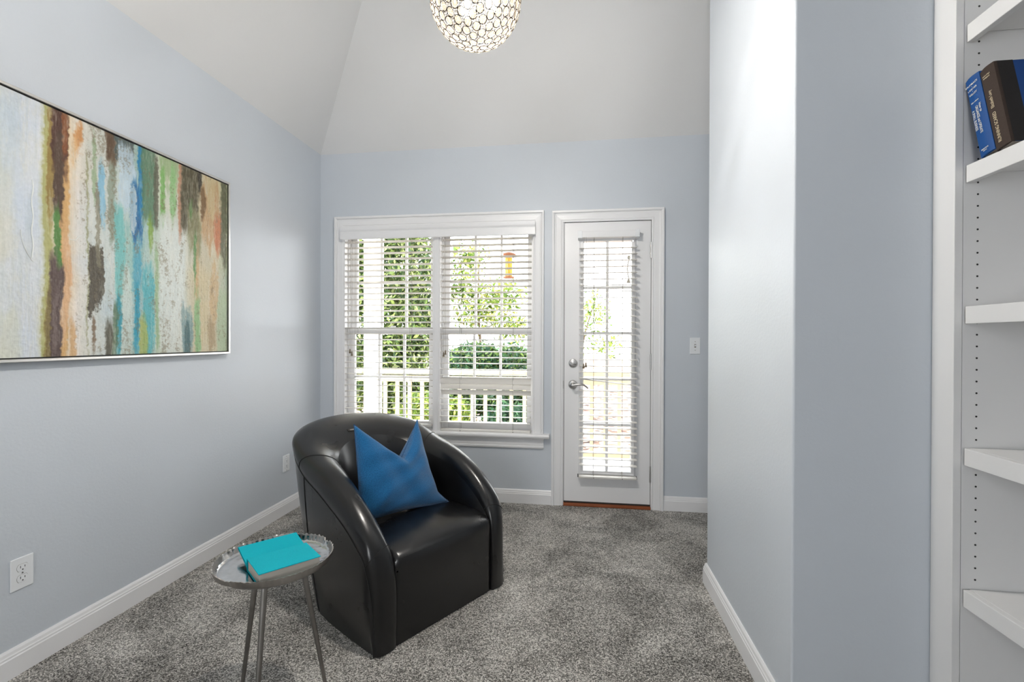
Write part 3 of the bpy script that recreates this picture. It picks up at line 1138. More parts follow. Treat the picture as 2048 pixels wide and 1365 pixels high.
    band(975, 1016, 0.62, 1.1, '#a9bd98', 0.8, 9, nz=0.35)
    thr = np.clip((patch * 0.5 + fine * 0.5 - 0.52) * 5, 0, 1) * 0.42
    pale = np.array([0.83, 0.83, 0.78])
    base = base * (1 - thr[..., None]) + pale * thr[..., None]
    dk = np.clip((fnoise(S, 8, 60, 91, 4, 0.6) * 0.5 + speck * 0.5 - 0.56) * 8, 0, 1) * 0.5 * (Xc > 340)
    base = base * (1 - dk[..., None]) + np.array([0.42, 0.36, 0.26]) * dk[..., None]
    gray = base.mean(-1, keepdims=True)
    base = (gray + (base - gray) * 0.92) * 0.94 + 0.03
    base += (speck - 0.5)[..., None] * 0.06
    base = np.clip(base, 0, 1)
    relief = (streak2 - 0.5) * 0.0012 + (speck - 0.5) * 0.0022
    return yy, zz, base, relief


yy, zz, pc, relief = paint()
pr = tag(empty('painting', (0.0, -1.83, 1.127)), 'large framed abstract painting of vertical teal, brown and cream streaks on the left wall', 'painting')


def pp(mb, name, m, **kw):
    o = mb.build(name, m, **kw)
    o.parent = pr
    o.matrix_parent_inverse = Matrix.Translation(-Vector(pr.location))
    return o


R_, C_ = len(zz), len(yy)
P = np.zeros((R_, C_, 3))
P[..., 0] = 0.034 + relief
P[..., 1] = yy[None, :]
P[..., 2] = zz[:, None]
me = bpy.data.meshes.new('canvas')
idx = np.arange(R_ * C_).reshape(R_, C_)
quads = np.stack([idx[:-1, :-1], idx[:-1, 1:], idx[1:, 1:], idx[1:, :-1]], -1).reshape(-1, 4)
me.from_pydata(P.reshape(-1, 3).tolist(), [], quads.tolist())
ca = me.color_attributes.new('paintcol', 'FLOAT_COLOR', 'POINT')
pl = np.where(pc <= 0.04045, pc / 12.92, ((pc + 0.055) / 1.055) ** 2.4)
ca.data.foreach_set('color', np.concatenate([pl.reshape(-1, 3), np.ones((R_ * C_, 1))], 1).ravel().astype(np.float32))
t = NT('abstract_oil_paint')
at = t.new('ShaderNodeAttribute', attribute_name='paintcol')
t.link(at.outputs['Color'], t.b.inputs['Base Color'])
setp(t.b, None, 0.5, spec=0.4)
tc = t.new('ShaderNodeTexCoord')
mp = t.new('ShaderNodeMapping')
mp.inputs['Scale'].default_value = (1, 6, 1)
nz = t.new('ShaderNodeTexNoise')
nz.inputs['Scale'].default_value = 35
nz.inputs['Detail'].default_value = 5
t.link(tc.outputs['Object'], mp.inputs[0])
t.link(mp.outputs[0], nz.inputs['Vector'])
bp_ = t.new('ShaderNodeBump')
bp_.inputs['Strength'].default_value = 0.35
bp_.inputs['Distance'].default_value = 0.003
t.link(nz.outputs[0], bp_.inputs['Height'])
t.link(bp_.outputs[0], t.b.inputs['Normal'])
me.materials.append(t.m)
me.polygons.foreach_set('use_smooth', [True] * len(me.polygons))
cv = bpy.data.objects.new('canvas', me)
COL.objects.link(cv)
cv.parent = pr
cv.matrix_parent_inverse = Matrix.Translation(-Vector(pr.location))
FY0, FY1, FZ0, FZ1 = -2.64, -1.0265, 1.1265, 2.099
pp(MB().box(0.008, 0.026, PY0 + 0.001, PY1 - 0.001, PZ0 + 0.001, PZ1 - 0.001), 'stretcher', M_BLACKFR)
rb = MB()
rb.box(0.004, 0.0245, FY0 + 0.010, FY1 - 0.010, FZ0 + 0.010, FZ1 - 0.010)
fro = pp(rb, 'frame_rebate', M_BLACKFR)
fr = MB()
fp = [(0, 0.002), (0, 0.040), (0.002, 0.042), (0.010, 0.042), (0.0115, 0.040), (0.0115, 0.002)]
frs = [((0, FY0, FZ0), (0, 1, 1), (1, 0, 0)), ((0, FY1, FZ0), (0, -1, 1), (1, 0, 0)), ((0, FY1, FZ1), (0, -1, -1), (1, 0, 0)), ((0, FY0, FZ1), (0, 1, -1), (1, 0, 0))]
fr.sweep_frames(frs, fp, loop=True)
pp(fr, 'frame', M_FRAME)
# raised paint threads on the pale field
th = MB()
th.tube([(0.0355, -2.010 + 0.003 * math.sin(k * 1.3), 1.79 - 0.022 * k) for k in range(14)], [0.0012 + 0.0012 * abs(math.sin(k)) for k in range(14)], 6)
th.tube([(0.0352, -2.046 + 0.0030 * k * k * 0.35, 1.60 - 0.018 * k) for k in range(7)], 0.001, 6)
th.tube([(0.0355, -1.885 + 0.012 * k, 1.60 + 0.006 * k * (k > 2)) for k in range(5)], 0.0012, 6)
pp(th, 'paint_ridge', mat('white_paint_ridge', lin((0.88, 0.89, 0.88)), 0.4), smooth=True)

# ------------------------------------------------------------------ armchair
CH_O = Vector((1.443, -1.467, 0.0))
CH_RZ = math.atan2(0.845, 0.535)     # local x = chair's width, local -y... (see chv)
chair = tag(empty('armchair', CH_O, CH_RZ), 'black leather tub armchair with a blue pillow on its seat', 'armchair')


def ch(u, v, z):
    """u across, v forward -> chair local coordinates (x = u axis, y = -v)"""
    return (u, -v, z)


ST = [  # ridge, outer seam, inner edge, floor point, inner bottom
    ((.320, .016, .000), (.3650, .000, .000), (.276, .002, .000), (.3650, .000, 0), (.276, -.02, .0)),
    ((.321, .020, .120), (.3680, -.008, .118), (.276, .004, .120), (.3650, -.010, 0), (.276, -.04, .10)),
    ((.324, .018, .240), (.3740, -.018, .225), (.276, .000, .245), (.3650, -.020, 0), (.274, -.06, .20)),
    ((.331, .004, .345), (.3820, -.030, .300), (.278, -.022, .340), (.3655, -.035, 0), (.272, -.09, .27)),
    ((.338, -.030, .425), (.3880, -.050, .360), (.280, -.070, .400), (.3665, -.055, 0), (.270, -.13, .30)),
    ((.344, -.090, .492), (.3905, -.100, .406), (.281, -.130, .452), (.3675, -.100, 0), (.268, -.18, .32)),
    ((.347, -.170, .553), (.3925, -.170, .457), (.280, -.200, .502), (.3680, -.170, 0), (.266, -.23, .32)),
    ((.348, -.260, .603), (.3950, -.270, .508), (.274, -.280, .548), (.3675, -.265, 0), (.262, -.29, .32)),
    ((.345, -.360, .642), (.3970, -.385, .559), (.262, -.360, .582), (.3640, -.360, 0), (.254, -.35, .32)),
    ((.339, -.470, .672), (.3960, -.505, .603), (.246, -.440, .608), (.3520, -.450, 0), (.238, -.40, .32)),
    ((.324, -.575, .704), (.3840, -.610, .662), (.226, -.510, .634), (.3250, -.530, 0), (.210, -.445, .32)),
    ((.290, -.665, .738), (.3420, -.710, .712), (.188, -.568, .664), (.2780, -.595, 0), (.168, -.478, .32)),
    ((.210, -.735, .768), (.2550, -.790, .742), (.130, -.608, .690), (.2000, -.645, 0), (.115, -.500, .32)),
    ((.110, -.775, .784), (.1350, -.835, .757), (.066, -.630, .703), (.1020, -.672, 0), (.058, -.512, .32)),
    ((.000, -.787, .789), (.0000, -.850, .762), (.000, -.638, .707), (.0000, -.680, 0), (.000, -.516, .32)),
]


def catmull(pts, sub):
    pts = np.asarray(pts, float)
    e0, e1 = 2 * pts[0] - pts[1], 2 * pts[-1] - pts[-2]
    q = np.vstack([e0, pts, e1])
    out = []
    for i in range(len(pts) - 1):
        p0, p1, p2, p3 = q[i:i + 4]
        for k in range(sub):
            t = k / sub
            out.append(0.5 * ((2 * p1) + (-p0 + p2) * t + (2 * p0 - 5 * p1 + 4 * p2 - p3) * t * t + (-p0 + 3 * p1 - 3 * p2 + p3) * t ** 3))
    out.append(pts[-1])
    return np.array(out)


full = [[], [], [], [], []]
for side in (1, -1):
    seq = ST if side == 1 else ST[::-1][1:]
    for s_ in seq:
        for k in range(5):
            full[k].append((s_[k][0] * side, s_[k][1], s_[k][2]))
SUB = 5
ridge, seam, inner, flr, ibot = [catmull(a, SUB) for a in full]
flr[:, 2] = 0.004
for a in (ridge, seam, inner, ibot):
    a[:, 2] = np.maximum(a[:, 2], 0.004)
NS = len(ridge)
rollP, shellP, innerP = [], [], []
for i in range(NS):
    Cc = (seam[i] + inner[i]) / 2
    A = (seam[i] - inner[i]) / 2
    B = ridge[i] - Cc
    row = []
    for k in range(19):
        f = PI * k / 18
        e = 0.86     # squarer than an ellipse
        cx, sx = math.cos(f), math.sin(f)
        row.append(Cc + A * (math.copysign(abs(cx) ** e, cx)) + B * (abs(sx) ** e))
    rollP.append(row)
    row = []
    for k in range(9):
        t = k / 8
        q = flr[i] * (1 - t) + seam[i] * t
        out = seam[i] - inner[i]
        out[2] = 0
        ln_ = np.linalg.norm(out)
        if ln_ > 1e-6:
            q = q + out / ln_ * 0.010 * math.sin(PI * t)
        row.append(q)
    shellP.append(row)
    row = []
    for k in range(9):
        t = k / 8
        q = inner[i] * (1 - t) + ibot[i] * t
        out = seam[i] - inner[i]
        out[2] = 0
        ln_ = np.linalg.norm(out)
        if ln_ > 1e-6:
            q = q - out / ln_ * 0.012 * math.sin(PI * min(1, t * 1.2)) * min(1, (NS / 2 - abs(i - NS / 2)) / 20)
        row.append(q)
    innerP.append(row)


def to_ch(P):
    P = np.asarray(P, float).copy()
    P[..., 1] *= -1
    return P


MB().grid(to_ch(rollP)).build('arm_roll', M_LEATHER, chair, smooth=True, angle=80)
MB().grid(to_ch(shellP)).build('outer_shell', M_LEATHER, chair, smooth=True, angle=80)
MB().grid(to_ch(innerP)).build('inner_back', M_LEATHER, chair, smooth=True, angle=80)

# seat block: top cushion surface rolling over into the front panel
su = np.linspace(-1, 1, 41)
path = []
NT_ = 60
for k in range(NT_ + 1):
    t = k / NT_
    path.append(t)
seatP = []
for s_ in su:
    row = []
    e = abs(s_)
    bulge = 0.030 * (1 - e ** 2.5)
    crown = 0.034 * (1 - e ** 2.2)
    # profile points (v, z): back of seat -> front edge -> floor
    prof = [(-0.56, 0.355 + crown * 0.3), (-0.42, 0.368 + crown * 0.7), (-0.28, 0.374 + crown), (-0.14, 0.374 + crown),
            (-0.055 + bulge * 0.5, 0.366 + crown * 0.8), (-0.014 + bulge, 0.350 + crown * 0.5), (0.002 + bulge, 0.325 + crown * 0.2),
            (0.004 + bulge * 0.85, 0.27), (0.004 + bulge * 0.5, 0.17), (0.004 + bulge * 0.25, 0.08), (0.004, 0.004)]
    sp = catmull(np.array(prof), 6)
    ue = s_ * 0.281
    edge = max(0.0, (e - 0.93) / 0.07)
    for v_, z_ in sp:
        dz = edge ** 2 * 0.020 if z_ > 0.30 else 0
        dv = edge ** 2 * 0.014 if v_ > -0.12 else 0
        if z_ > 0.34:
            dz += 0.0012 * math.sin(ue * 70 + v_ * 45 + 2 * math.sin(v_ * 30)) * math.exp(-((v_ + 0.12) / 0.12) ** 2) * (1 - e ** 3)
        row.append((ue, -(v_ - dv), z_ - dz if z_ > 0.02 else z_))
    seatP.append(row)
MB().grid(seatP).build('seat_cushion', M_LEATHER, chair, smooth=True, angle=80)


# stitched seams (thin piping lines lying on the leather)
def on_roll(i, f):
    Cc = (seam[i] + inner[i]) / 2
    A = (seam[i] - inner[i]) / 2
    B = ridge[i] - Cc
    cx, sx = math.cos(f), math.sin(f)
    q = Cc + A * (math.copysign(abs(cx) ** .86, cx)) + B * (abs(sx) ** .86)
    return q + (q - Cc) / (np.linalg.norm(q - Cc) + 1e-9) * 0.0006


sm = MB()
sm.tube([ch(*(seam[i] + (seam[i] - inner[i]) * 0.004)) for i in range(NS)], 0.0022, 6)
half = (NS - 1) // 2
i_st = SUB * 4 - 2                       # cross seam low on the arm
i_bk = SUB * 9 + 2                       # cross seam where the arm meets the back
for i in (i_st, NS - 1 - i_st, i_bk, NS - 1 - i_bk):
    sm.tube([ch(*on_roll(i, PI * k / 24)) for k in range(25)], 0.0018, 6)
i_v = SUB * 9
for i in (i_v, NS - 1 - i_v):
    sm.tube([ch(*(np.array(shellP[i][k]) * 1.0 + (seam[i] - inner[i]) * np.array([1, 1, 0]) * 0.006)) for k in range(9)], 0.0018, 6)
ft = []
for s_ in np.linspace(-0.97, 0.97, 40):
    e = abs(s_)
    b, c_ = 0.030 * (1 - e ** 2.5), 0.034 * (1 - e ** 2.2)
    ft.append((s_ * 0.281, -(-0.006 + b + 0.0012 - max(0, (e - .93) / .07) ** 2 * .012), 0.340 + c_ * 0.4 - max(0, (e - .93) / .07) ** 2 * .02))
sm.tube(ft, 0.0018, 6)
for sgn in (-1, 1):
    sm.tube([(sgn * 0.2795, -(0.008 + 0.0 * k), 0.315 - 0.0311 * k) for k in range(11)], 0.0022, 6)
sm.build('seam_piping', M_STITCH, chair, smooth=True)
# brand tab on the inner back
tabm = MB()
tabm.box(-0.026, 0.026, -0.0015, 0.0015, -0.0085, 0.0085)
to = tabm.build('label_tab', M_DARK, chair)
to.location = (-0.0592, 0.6710 - 0.0010, 0.7395 + 0.0015)
to.rotation_euler = (math.radians(-54.4), 0, 0)
to['label'] = 'small black woven label with white marks'
text_mesh('label_lettering', 'I COOOOO', 0.0085, M_INKW, to, (0.004, -0.0018, 0), (1, 0, 0), (0, 0, 1), sx=0.8)


# ------------------------------------------------------------------ pillow
def chw(u, v, z):
    """chair coordinates to world"""
    c_, s_ = math.cos(CH_RZ), math.sin(CH_RZ)
    x, y = u, -v
    return Vector((CH_O.x + x * c_ - y * s_, CH_O.y + x * s_ + y * c_, z))


PT = {'TL': (-.215, -.400, .822), 'TR': (.150, -.400, .800), 'BL': (-.258, -.275, .412), 'BR': (.165, -.215, .398)}
pil = empty('pillow', chw(-.03, -.25, .40), CH_RZ)
tag(pil, 'blue woven square throw pillow with a chopped top, propped on the black armchair', 'pillow')
NP = 49
g0 = np.zeros((NP, NP, 3))
nrm = np.zeros((NP, NP, 3))
uvs = {}
TLp, TRp, BLp, BRp = [np.array(PT[k]) for k in ('TL', 'TR', 'BL', 'BR')]
for i in range(NP):
    for j in range(NP):
        s_, t_ = i / (NP - 1), j / (NP - 1)
        tri = max(0.0, 1 - abs(s_ - 0.57) / (0.57 if s_ < 0.57 else 0.43))
        tri = tri ** 1.05
        tt_ = t_ * (1 - 0.45 * tri * t_ ** 1.4)
        # edges draw in between the corners
        x = s_ + (0.5 - s_) * (0.02 if s_ < 0.5 else 0.10) * math.sin(PI * t_) ** 0.8
        tt_ = tt_ + 0.035 * (1 - t_) * math.sin(PI * s_)
        q = (BLp * (1 - x) + BRp * x) * (1 - tt_) + (TLp * (1 - x) + TRp * x) * tt_
        # the lower right corner kicks out along the seat
        k = max(0.0, (s_ - 0.84) / 0.16) * max(0.0, (0.14 - t_) / 0.14)
        q = q + np.array([0.050, -0.015, -0.004]) * k
        g0[i, j] = q
gn = np.cross(TRp - BLp, TLp - BRp)
gn = gn / np.linalg.norm(gn)
if gn[1] < 0:
    gn = -gn
rows = {}
for sg in (1, -1):
    G = g0.copy()
    for i in range(NP):
        for j in range(NP):
            s_, t_ = i / (NP - 1), j / (NP - 1)
            a = max(0, 1 - abs(2 * s_ - 1) ** 3.2) * max(0, 1 - abs(2 * t_ - 1) ** 3.2)
            th_ = 0.070 * a ** 0.62
            d2 = (s_ - 0.57) ** 2 / 0.030 + (t_ - 1.0) ** 2 / 0.05
            th_ *= 1 - 0.30 * math.exp(-d2)
            wr = 0.0035 * math.sin(17 * s_ + 9 * t_) * math.sin(PI * s_) + 0.003 * math.sin(23 * t_ - 11 * s_)
            wr += 0.006 * math.exp(-((s_ - 0.15 - 0.5 * t_) ** 2) / 0.004) * math.exp(-((t_ - 0.2) ** 2) / 0.03)
            wr *= min(1, a * 3)
            G[i, j] = g0[i, j] + gn * (sg * (th_ + wr))
    rows[sg] = G
mbp = MB()
L0 = np.array([-.03, -.25, .40])
for sg in (1, -1):
    G = rows[sg] - L0
    G[..., 1] *= -1
    mbp.grid(G)
po = mbp.build('pillow_cover', M_PILLOW, pil, smooth=True, angle=0)
uvl = po.data.uv_layers.new(name='UVMap')
ax = Vector(ch(*(BRp - BLp))).normalized()
ay = Vector(ch(*(TLp - BLp))).normalized()
for lp_ in po.data.loops:
    co = po.data.vertices[lp_.vertex_index].co
    uvl.data[lp_.index].uv = (co.dot(ax), co.dot(ay))
# seam cord round the edge
pip = [tuple(g0[i, 0]) for i in range(NP)] + [tuple(g0[NP - 1, j]) for j in range(1, NP)] + [tuple(g0[i, NP - 1]) for i in range(NP - 2, -1, -1)] + [tuple(g0[0, j]) for j in range(NP - 2, 0, -1)]
pip = [(a - L0[0], -(b - L0[1]), c_ - L0[2]) for a, b, c_ in pip]
MB().tube(pip, 0.0016, 6, loop=True).build('edge_seam', M_PILLOW, pil, smooth=True)

# ------------------------------------------------------------------ side table
TC = Vector((1.018, -2.043, 0))
tbl = tag(empty('side_table', TC), 'small round silver tray table on three metal legs, beside the armchair', 'side table')
tr = MB()
SEG = 480
prof_n = 12
Rr = 0.177
rim = []
for k in range(SEG):
    th_ = 2 * PI * k / SEG
    w = 0.0034 * math.sin(th_ * 62) + 0.0016 * math.sin(th_ * 41 + 1) + 0.0018 * math.sin(th_ * 7)
    dn = 0.006 * math.exp(-((((th_ - 4.45 + PI) % (2 * PI)) - PI) ** 2) / 0.012) + 0.006 * math.exp(-((((th_ - 0.95 + PI) % (2 * PI)) - PI) ** 2) / 0.006)
    zr = 0.500 + w * 0.45 - dn
    c_, s_ = math.cos(th_), math.sin(th_)
    rr = Rr * (1 + 0.010 * math.sin(2 * th_ + 0.6)) - dn * 0.8
    rim.append([(q * c_, q * s_, z) for q, z in ((0.004, 0.4695), (rr * 0.75, 0.4695), (rr - 0.014, 0.4715), (rr - 0.004, 0.480), (rr + w * 0.3, zr - 0.002), (rr + 0.001 + w * 0.3, zr), (rr - 0.0025 + w * 0.3, zr),
                                                 (rr - 0.0045, zr - 0.004), (rr - 0.009, 0.481), (rr - 0.018, 0.4755), (rr * 0.75, 0.4745), (0.004, 0.4745))])
tr.grid(rim, loop_u=True)
tray = tr.build('tray', M_ALU, tbl, smooth=True, angle=50)
tray.data.materials.append(M_TRAYIN)
for p_ in tray.data.polygons:
    c_ = p_.center
    if p_.normal.z > 0.3 and c_.z > 0.472 and math.hypot(c_.x, c_.y) < Rr - 0.006:
        p_.material_index = 1
for k in range(3):
    a = math.radians(44 + 120 * k)
    A = Vector((0.080 * math.cos(a), 0.080 * math.sin(a), 0.470))
    B = Vector((0.160 * math.cos(a), 0.160 * math.sin(a), 0.004))
    MB().tube([B + (A - B) * (i / 10) for i in range(11)], [0.0062 + 0.0038 * (i / 10) for i in range(11)], 16).build('leg', M_LEG, tbl, smooth=True)
MB().lathe([(0.0, 0.4640), (0.092, 0.4640), (0.092, 0.4697), (0.0, 0.4697)], (0, 0, 0), 'Z', 40).build('mounting_ring', M_LEG, tbl, smooth=True)


def book(name, w, d, h, label, cat, cover, group=None, spine_mat=None, pages=M_PAGES):
    """lies in its own frame: x = spine length w, y = cover depth d (spine at y=0), z = thickness h"""
    r = tag(empty(name), label, cat, group)
    t = 0.0028
    MB().box(0.003, w - 0.003, 0.006, d - 0.004, t, h - t).build('page_block', pages, r)
    MB().box(0, w, 0.007, d, 0, t).build('cover_board', cover, r, bevel=0.0008)
    MB().box(0, w, 0.007, d, h - t, h).build('cover_board', cover, r, bevel=0.0008)
    sp = MB()
    prof = [(0.009, 0.0), (0.005, -0.0004), (0.0012, 0.0012)] + [(-0.0045 * math.sin(PI * k / 8), 0.001 + (h - 0.002) * k / 8) for k in range(9)] + [(0.005, h + 0.0004), (0.009, h), (0.009, h - t), (0.004, h - t), (0.003, t), (0.009, t)]
    sp.prism([(a, b) for a, b in prof], (0, 0, 0), (w, 0, 0), (0, 1, 0), (0, 0, 1))
    MB
    s = sp.build('spine', spine_mat or cover, r, smooth=True)
    return r


def set_frame(o, origin, x, y, z=None):
    x = Vector(x).normalized()
    y = Vector(y)
    y = (y - x * y.dot(x)).normalized()
    z = x.cross(y)
    o.matrix_world = Matrix(((x.x, y.x, z.x, origin[0]), (x.y, y.y, z.y, origin[1]), (x.z, y.z, z.z, origin[2]), (0, 0, 0, 1)))


b1 = book('hardcover_book', 0.182, 0.137, 0.0385, 'thicker turquoise hardcover on the tray table, nearer the camera', 'book', M_TEAL, 'turquoise books on the tray table')
# front book: far-left top corner (0.965,-2.108), near-left (1.069,-2.200); spine on the far side
xd = Vector((1.195 - 1.069, -2.050 + 2.200, 0)).normalized()
yd = Vector((1.069 - 0.965, -2.200 + 2.108, 0)).normalized()
set_frame(b1, tuple(Vector((0.965, -2.108, 0.4765)) + xd * 0.182), -xd, yd)
b2 = book('hardcover_book', 0.186, 0.113, 0.0100, 'thinner turquoise hardcover leaning on the tray rim, farther from the camera', 'book', M_TEAL, 'turquoise books on the tray table')
nl = Vector((0.9625, -2.109, 0.4905))
fl = Vector((0.873, -2.029, 0.5125))
yd2 = (nl - fl)
set_frame(b2, fl + xd * 0.186 - Vector((0, 0, 0.010)), -xd, yd2)

# ------------------------------------------------------------------ bookcase
BX, BY0, BYN = 3.020, -1.9525, -3.70
bc = tag(empty('bookcase', (3.22, -2.8, 0)), 'tall white built-in bookcase at the right edge, with peg-hole sides', 'bookcase')


def bpp(mb, name, m=M_SHELF, **kw):
    o = mb.build(name, m, **kw)
    o.parent = bc
    o.matrix_parent_inverse = Matrix.Translation(-Vector(bc.location))
    return o


bpp(MB().box(BX, BX + 0.0205, -2.033, BY0, 0.0, 2.95), 'stile', bevel=0.0015)
bpp(MB().box(BX, BX + 0.0205, BYN, BYN + 0.08, 0.0, 2.95), 'stile', bevel=0.0015)
bpp(MB().box(BX + 0.0215, 3.420, -2.0325, BY0 - 0.001, 0.0, 2.95), 'side_panel')
bpp(MB().box(BX + 0.0215, 3.420, BYN, BYN + 0.079, 0.0, 2.95), 'side_panel')
bpp(MB().box(3.4205, 3.44, BYN, BY0, 0.0, 2.95), 'back_panel')
bpp(MB().box(BX, 3.44, BYN, BY0, 2.951, 3.0), 'top_board')
bpp(MB().box(BX + 0.0215, 3.42, BYN + 0.08, -2.034, 0.0, 0.10), 'plinth')
for zt in (2.070, 1.690, 1.308, 0.923, 0.538):
    sh = MB()
    sh.box(3.062, 3.418, BYN + 0.083, -2.0345, zt - 0.019, zt)
    s_ = bpp(sh, 'shelf', bevel=0.001)
    nsg = MB().box(3.0435, 3.0615, BYN + 0.083, -2.0385, zt - 0.047, zt).build('shelf_nosing', M_SHELF, bevel=0.0015)
    nsg.parent = s_
spn = [o_ for o_ in bc.children if o_.name.startswith('side_panel')][0]
for k in range(-38, 24):
    z = 1.7085 + 0.0318 * k
    if z < 0.42:
        continue
    h_ = MB().lathe([(0.0, 0.0), (0.0026, 0.0), (0.0026, -0.0005), (0.0, -0.0005)], (3.0765, -2.0327, z), 'Y', 10).build('peg_hole', M_SLOT)
    h_.parent = spn

# books leaning on the far side of the second shelf; spines face -x
SZ = 1.690


def shelf_book(label, ytop, ybot, th, hgt, depth, cover, spine, xs):
    r = book('hardcover_book', hgt, depth, th, label, 'book', cover, 'leaning books on the second shelf', spine_mat=spine)
    d = Vector((0, ybot - ytop, -math.sqrt(max(1e-6, hgt ** 2 - (ybot - ytop) ** 2)))).normalized()   # top -> bottom
    # local x = top to bottom, local y = +X (depth into the shelf), z = x cross y
    return r, d


hg = 0.229
lean = 0.052
dn_ = Vector((0, -lean, -math.sqrt(hg ** 2 - lean ** 2))).normalized()
yv = Vector((1, 0, 0))
zv = dn_.cross(yv)      # points to -Y side (towards the camera) or +Y
r1, _ = shelf_book('blue hardcover with white lettering, leaning on the bookcase side', 0, 0, 0.0445, hg, 0.155, M_BLUECL, M_BLUECL, 3.065)
r2, _ = shelf_book('thick brown-spined hardcover with blue boards, leaning on the blue book', 0, 0, 0.0425, hg, 0.160, M_BOARDBL, M_BROWNCL, 3.065)
TH1, TH2 = 0.0445, 0.0425
sgn = 1 if zv.y > 0 else -1


def place_shelf(r, y_far_bottom, th, x0):
    """y_far_bottom: Y where the far lower edge meets the shelf"""
    bot = Vector((x0, y_far_bottom, SZ))
    top = bot - dn_ * hg
    # local z must run over the thickness; far face is at the +Y side
    if zv.y > 0:
        top_o = top - zv * th
        # lift so that the near lower edge (which sits lower) touches the shelf
        low = min(0, (top_o + dn_ * hg).z - SZ)
        top_o = top_o - Vector((0, 0, low))
        set_frame(r, top_o, dn_, yv)
    else:
        low = min(0, (top + zv * th + dn_ * hg).z - SZ)
        set_frame(r, top - Vector((0, 0, low)), dn_, yv)


place_shelf(r1, -2.0365 - lean, TH1, 3.0415)
place_shelf(r2, -2.0365 - lean - 0.001 - TH1 * 1.028 - 0.0005, TH2, 3.0405)
# quarter of the spine's cloth on the nearer cover, darkened to black for its shade
bpy.context.view_layer.update()
near_z = TH2 if zv.y < 0 else 0.0
zz0, zz1 = (TH2 - 0.0005, TH2 + 0.0005) if zv.y < 0 else (-0.0005, 0.0005)
MB().box(0.0, hg, 0.0065, 0.042, zz0, zz1).build('quarter_cloth', mat('book_cloth_brown_shaded', lin((0.12, 0.11, 0.11)), 0.85, vary=0.15, vscale=300, bump=0.3, bscale=500), r2)
# lettering: local x runs down the spine; z over its width; face is -y
sd = -1 if zv.y < 0 else 1
zc1 = TH1 / 2
yf = -0.0052


def spine_text(r, body, x, zc, size, m, along=True, flip=False, sx=1.0):
    """along: text runs down the spine; otherwise across it"""
    # outward normal is local -y.  xdir x ydir must give -y
    if along:
        xd_, yd_ = Vector((1, 0, 0)), Vector((0, 0, 1))      # x cross z = -y
    else:
        xd_, yd_ = Vector((0, 0, 1)), Vector((-1, 0, 0))
        # z cross -x = -y
        if zv.y > 0:
            pass
    if flip:
        xd_, yd_ = -xd_, -yd_
    return text_mesh('lettering', body, size, m, r, (x, yf, zc), xd_, yd_, sx=sx)


# which way is "up" for a reader: tops of across-text point to the book's top (local -x)
for b_, x_ in (('BAUMBACK', 0.022), ('LAWYER', 0.036), ('KELLEY', 0.050)):
    spine_text(r1, b_, x_, zc1, 0.0072, M_INKW, along=False)
for x_ in (0.029, 0.043):
    spine_text(r1, '\u2022', x_, zc1, 0.006, M_INKW, along=False)
spine_text(r1, 'fifth edition', 0.074, zc1, 0.0050, M_INKW, along=False)
s3 = 1 if zv.y < 0 else -1
spine_text(r1, 'How to', 0.099, zc1 + 0.0115, 0.0100, M_INKW, sx=0.80)
spine_text(r1, 'ORGANIZE and OPERATE', 0.128, zc1 + 0.001, 0.0108, M_INKW, sx=0.66)
spine_text(r1, 'A SMALL BUSINESS', 0.125, zc1 - 0.0105, 0.0108, M_INKW, sx=0.66)
spine_text(r1, 'PRENTICE\nHALL', 0.216, zc1, 0.0048, M_INKW, along=False)
zc2 = TH2 / 2
spine_text(r2, 'William\nMorrow', 0.026, zc2, 0.0062, M_INKG, along=False, flip=True)
spine_text(r2, 'Elizabeth Levy', 0.094, zc2, 0.0125, M_INKG, flip=True, sx=0.7)
spine_text(r2, 'RUNNING SCARED', 0.173, zc2, 0.0130, M_INKG, flip=True, sx=0.76)

# ------------------------------------------------------------------ pendant
PC = Vector((1.660, -1.922, 2.352))
PR = 0.1495
pen = tag(empty('pendant_light', PC), 'round crystal ball pendant lamp hanging from the vaulted ceiling', 'pendant lamp')
tq = NT('crystal')
setp(tq.b, (0.021, 0.020, 0.019), 0.15, spec=0.5)
trl = tq.new('ShaderNodeBsdfTranslucent')
trl.inputs['Color'].default_value = (0.020, 0.0187, 0.0155, 1)
tpn = tq.new('ShaderNodeBsdfTransparent')
tpn.inputs['Color'].default_value = (1, 0.97, 0.9, 1)
m1 = tq.new('ShaderNodeMixShader')
m1.inputs[0].default_value = 0.55
tq.link(tq.b.outputs[0], m1.inputs[1])
tq.link(trl.outputs[0], m1.inputs[2])
m2 = tq.new('ShaderNodeMixShader')
m2.inputs[0].default_value = 0.55
tq.link(m1.outputs[0], m2.inputs[1])
tq.link(tpn.outputs[0], m2.inputs[2])
tq.link(m2.outputs[0], tq.out.inputs[0])
M_CRYST = tq.m
M_WIRE = mat('antique_gold_wire', (0.035, 0.022, 0.012), 0.6, metal=0.2)
rings = MB()
NCR = 330
crs = []
ga = PI * (3 - math.sqrt(5))
for k in range(NCR):
    z = 1 - 2 * (k + 0.5) / NCR
    r_ = math.sqrt(1 - z * z)
    nrm_ = Vector((r_ * math.cos(ga * k), r_ * math.sin(ga * k), z))
    up_ = Vector((0, 0, 1)) - nrm_ * nrm_.z
    up_ = up_.normalized() if up_.length > 0.05 else Vector((1, 0, 0))
    sd_ = up_.cross(nrm_)
    a, b = 0.0128, 0.0145
    cpt = nrm_ * PR
    rings.tube([cpt + sd_ * (a * math.cos(2 * PI * i / 14)) + up_ * (b * math.sin(2 * PI * i / 14)) for i in range(14)], 0.0014, 5, loop=True)
    vis = nrm_.dot((CAM - PC).normalized()) - 0.35 * (nrm_.z)
    crs.append((vis, nrm_, sd_, up_))
crs.sort(key=lambda q: -q[0])


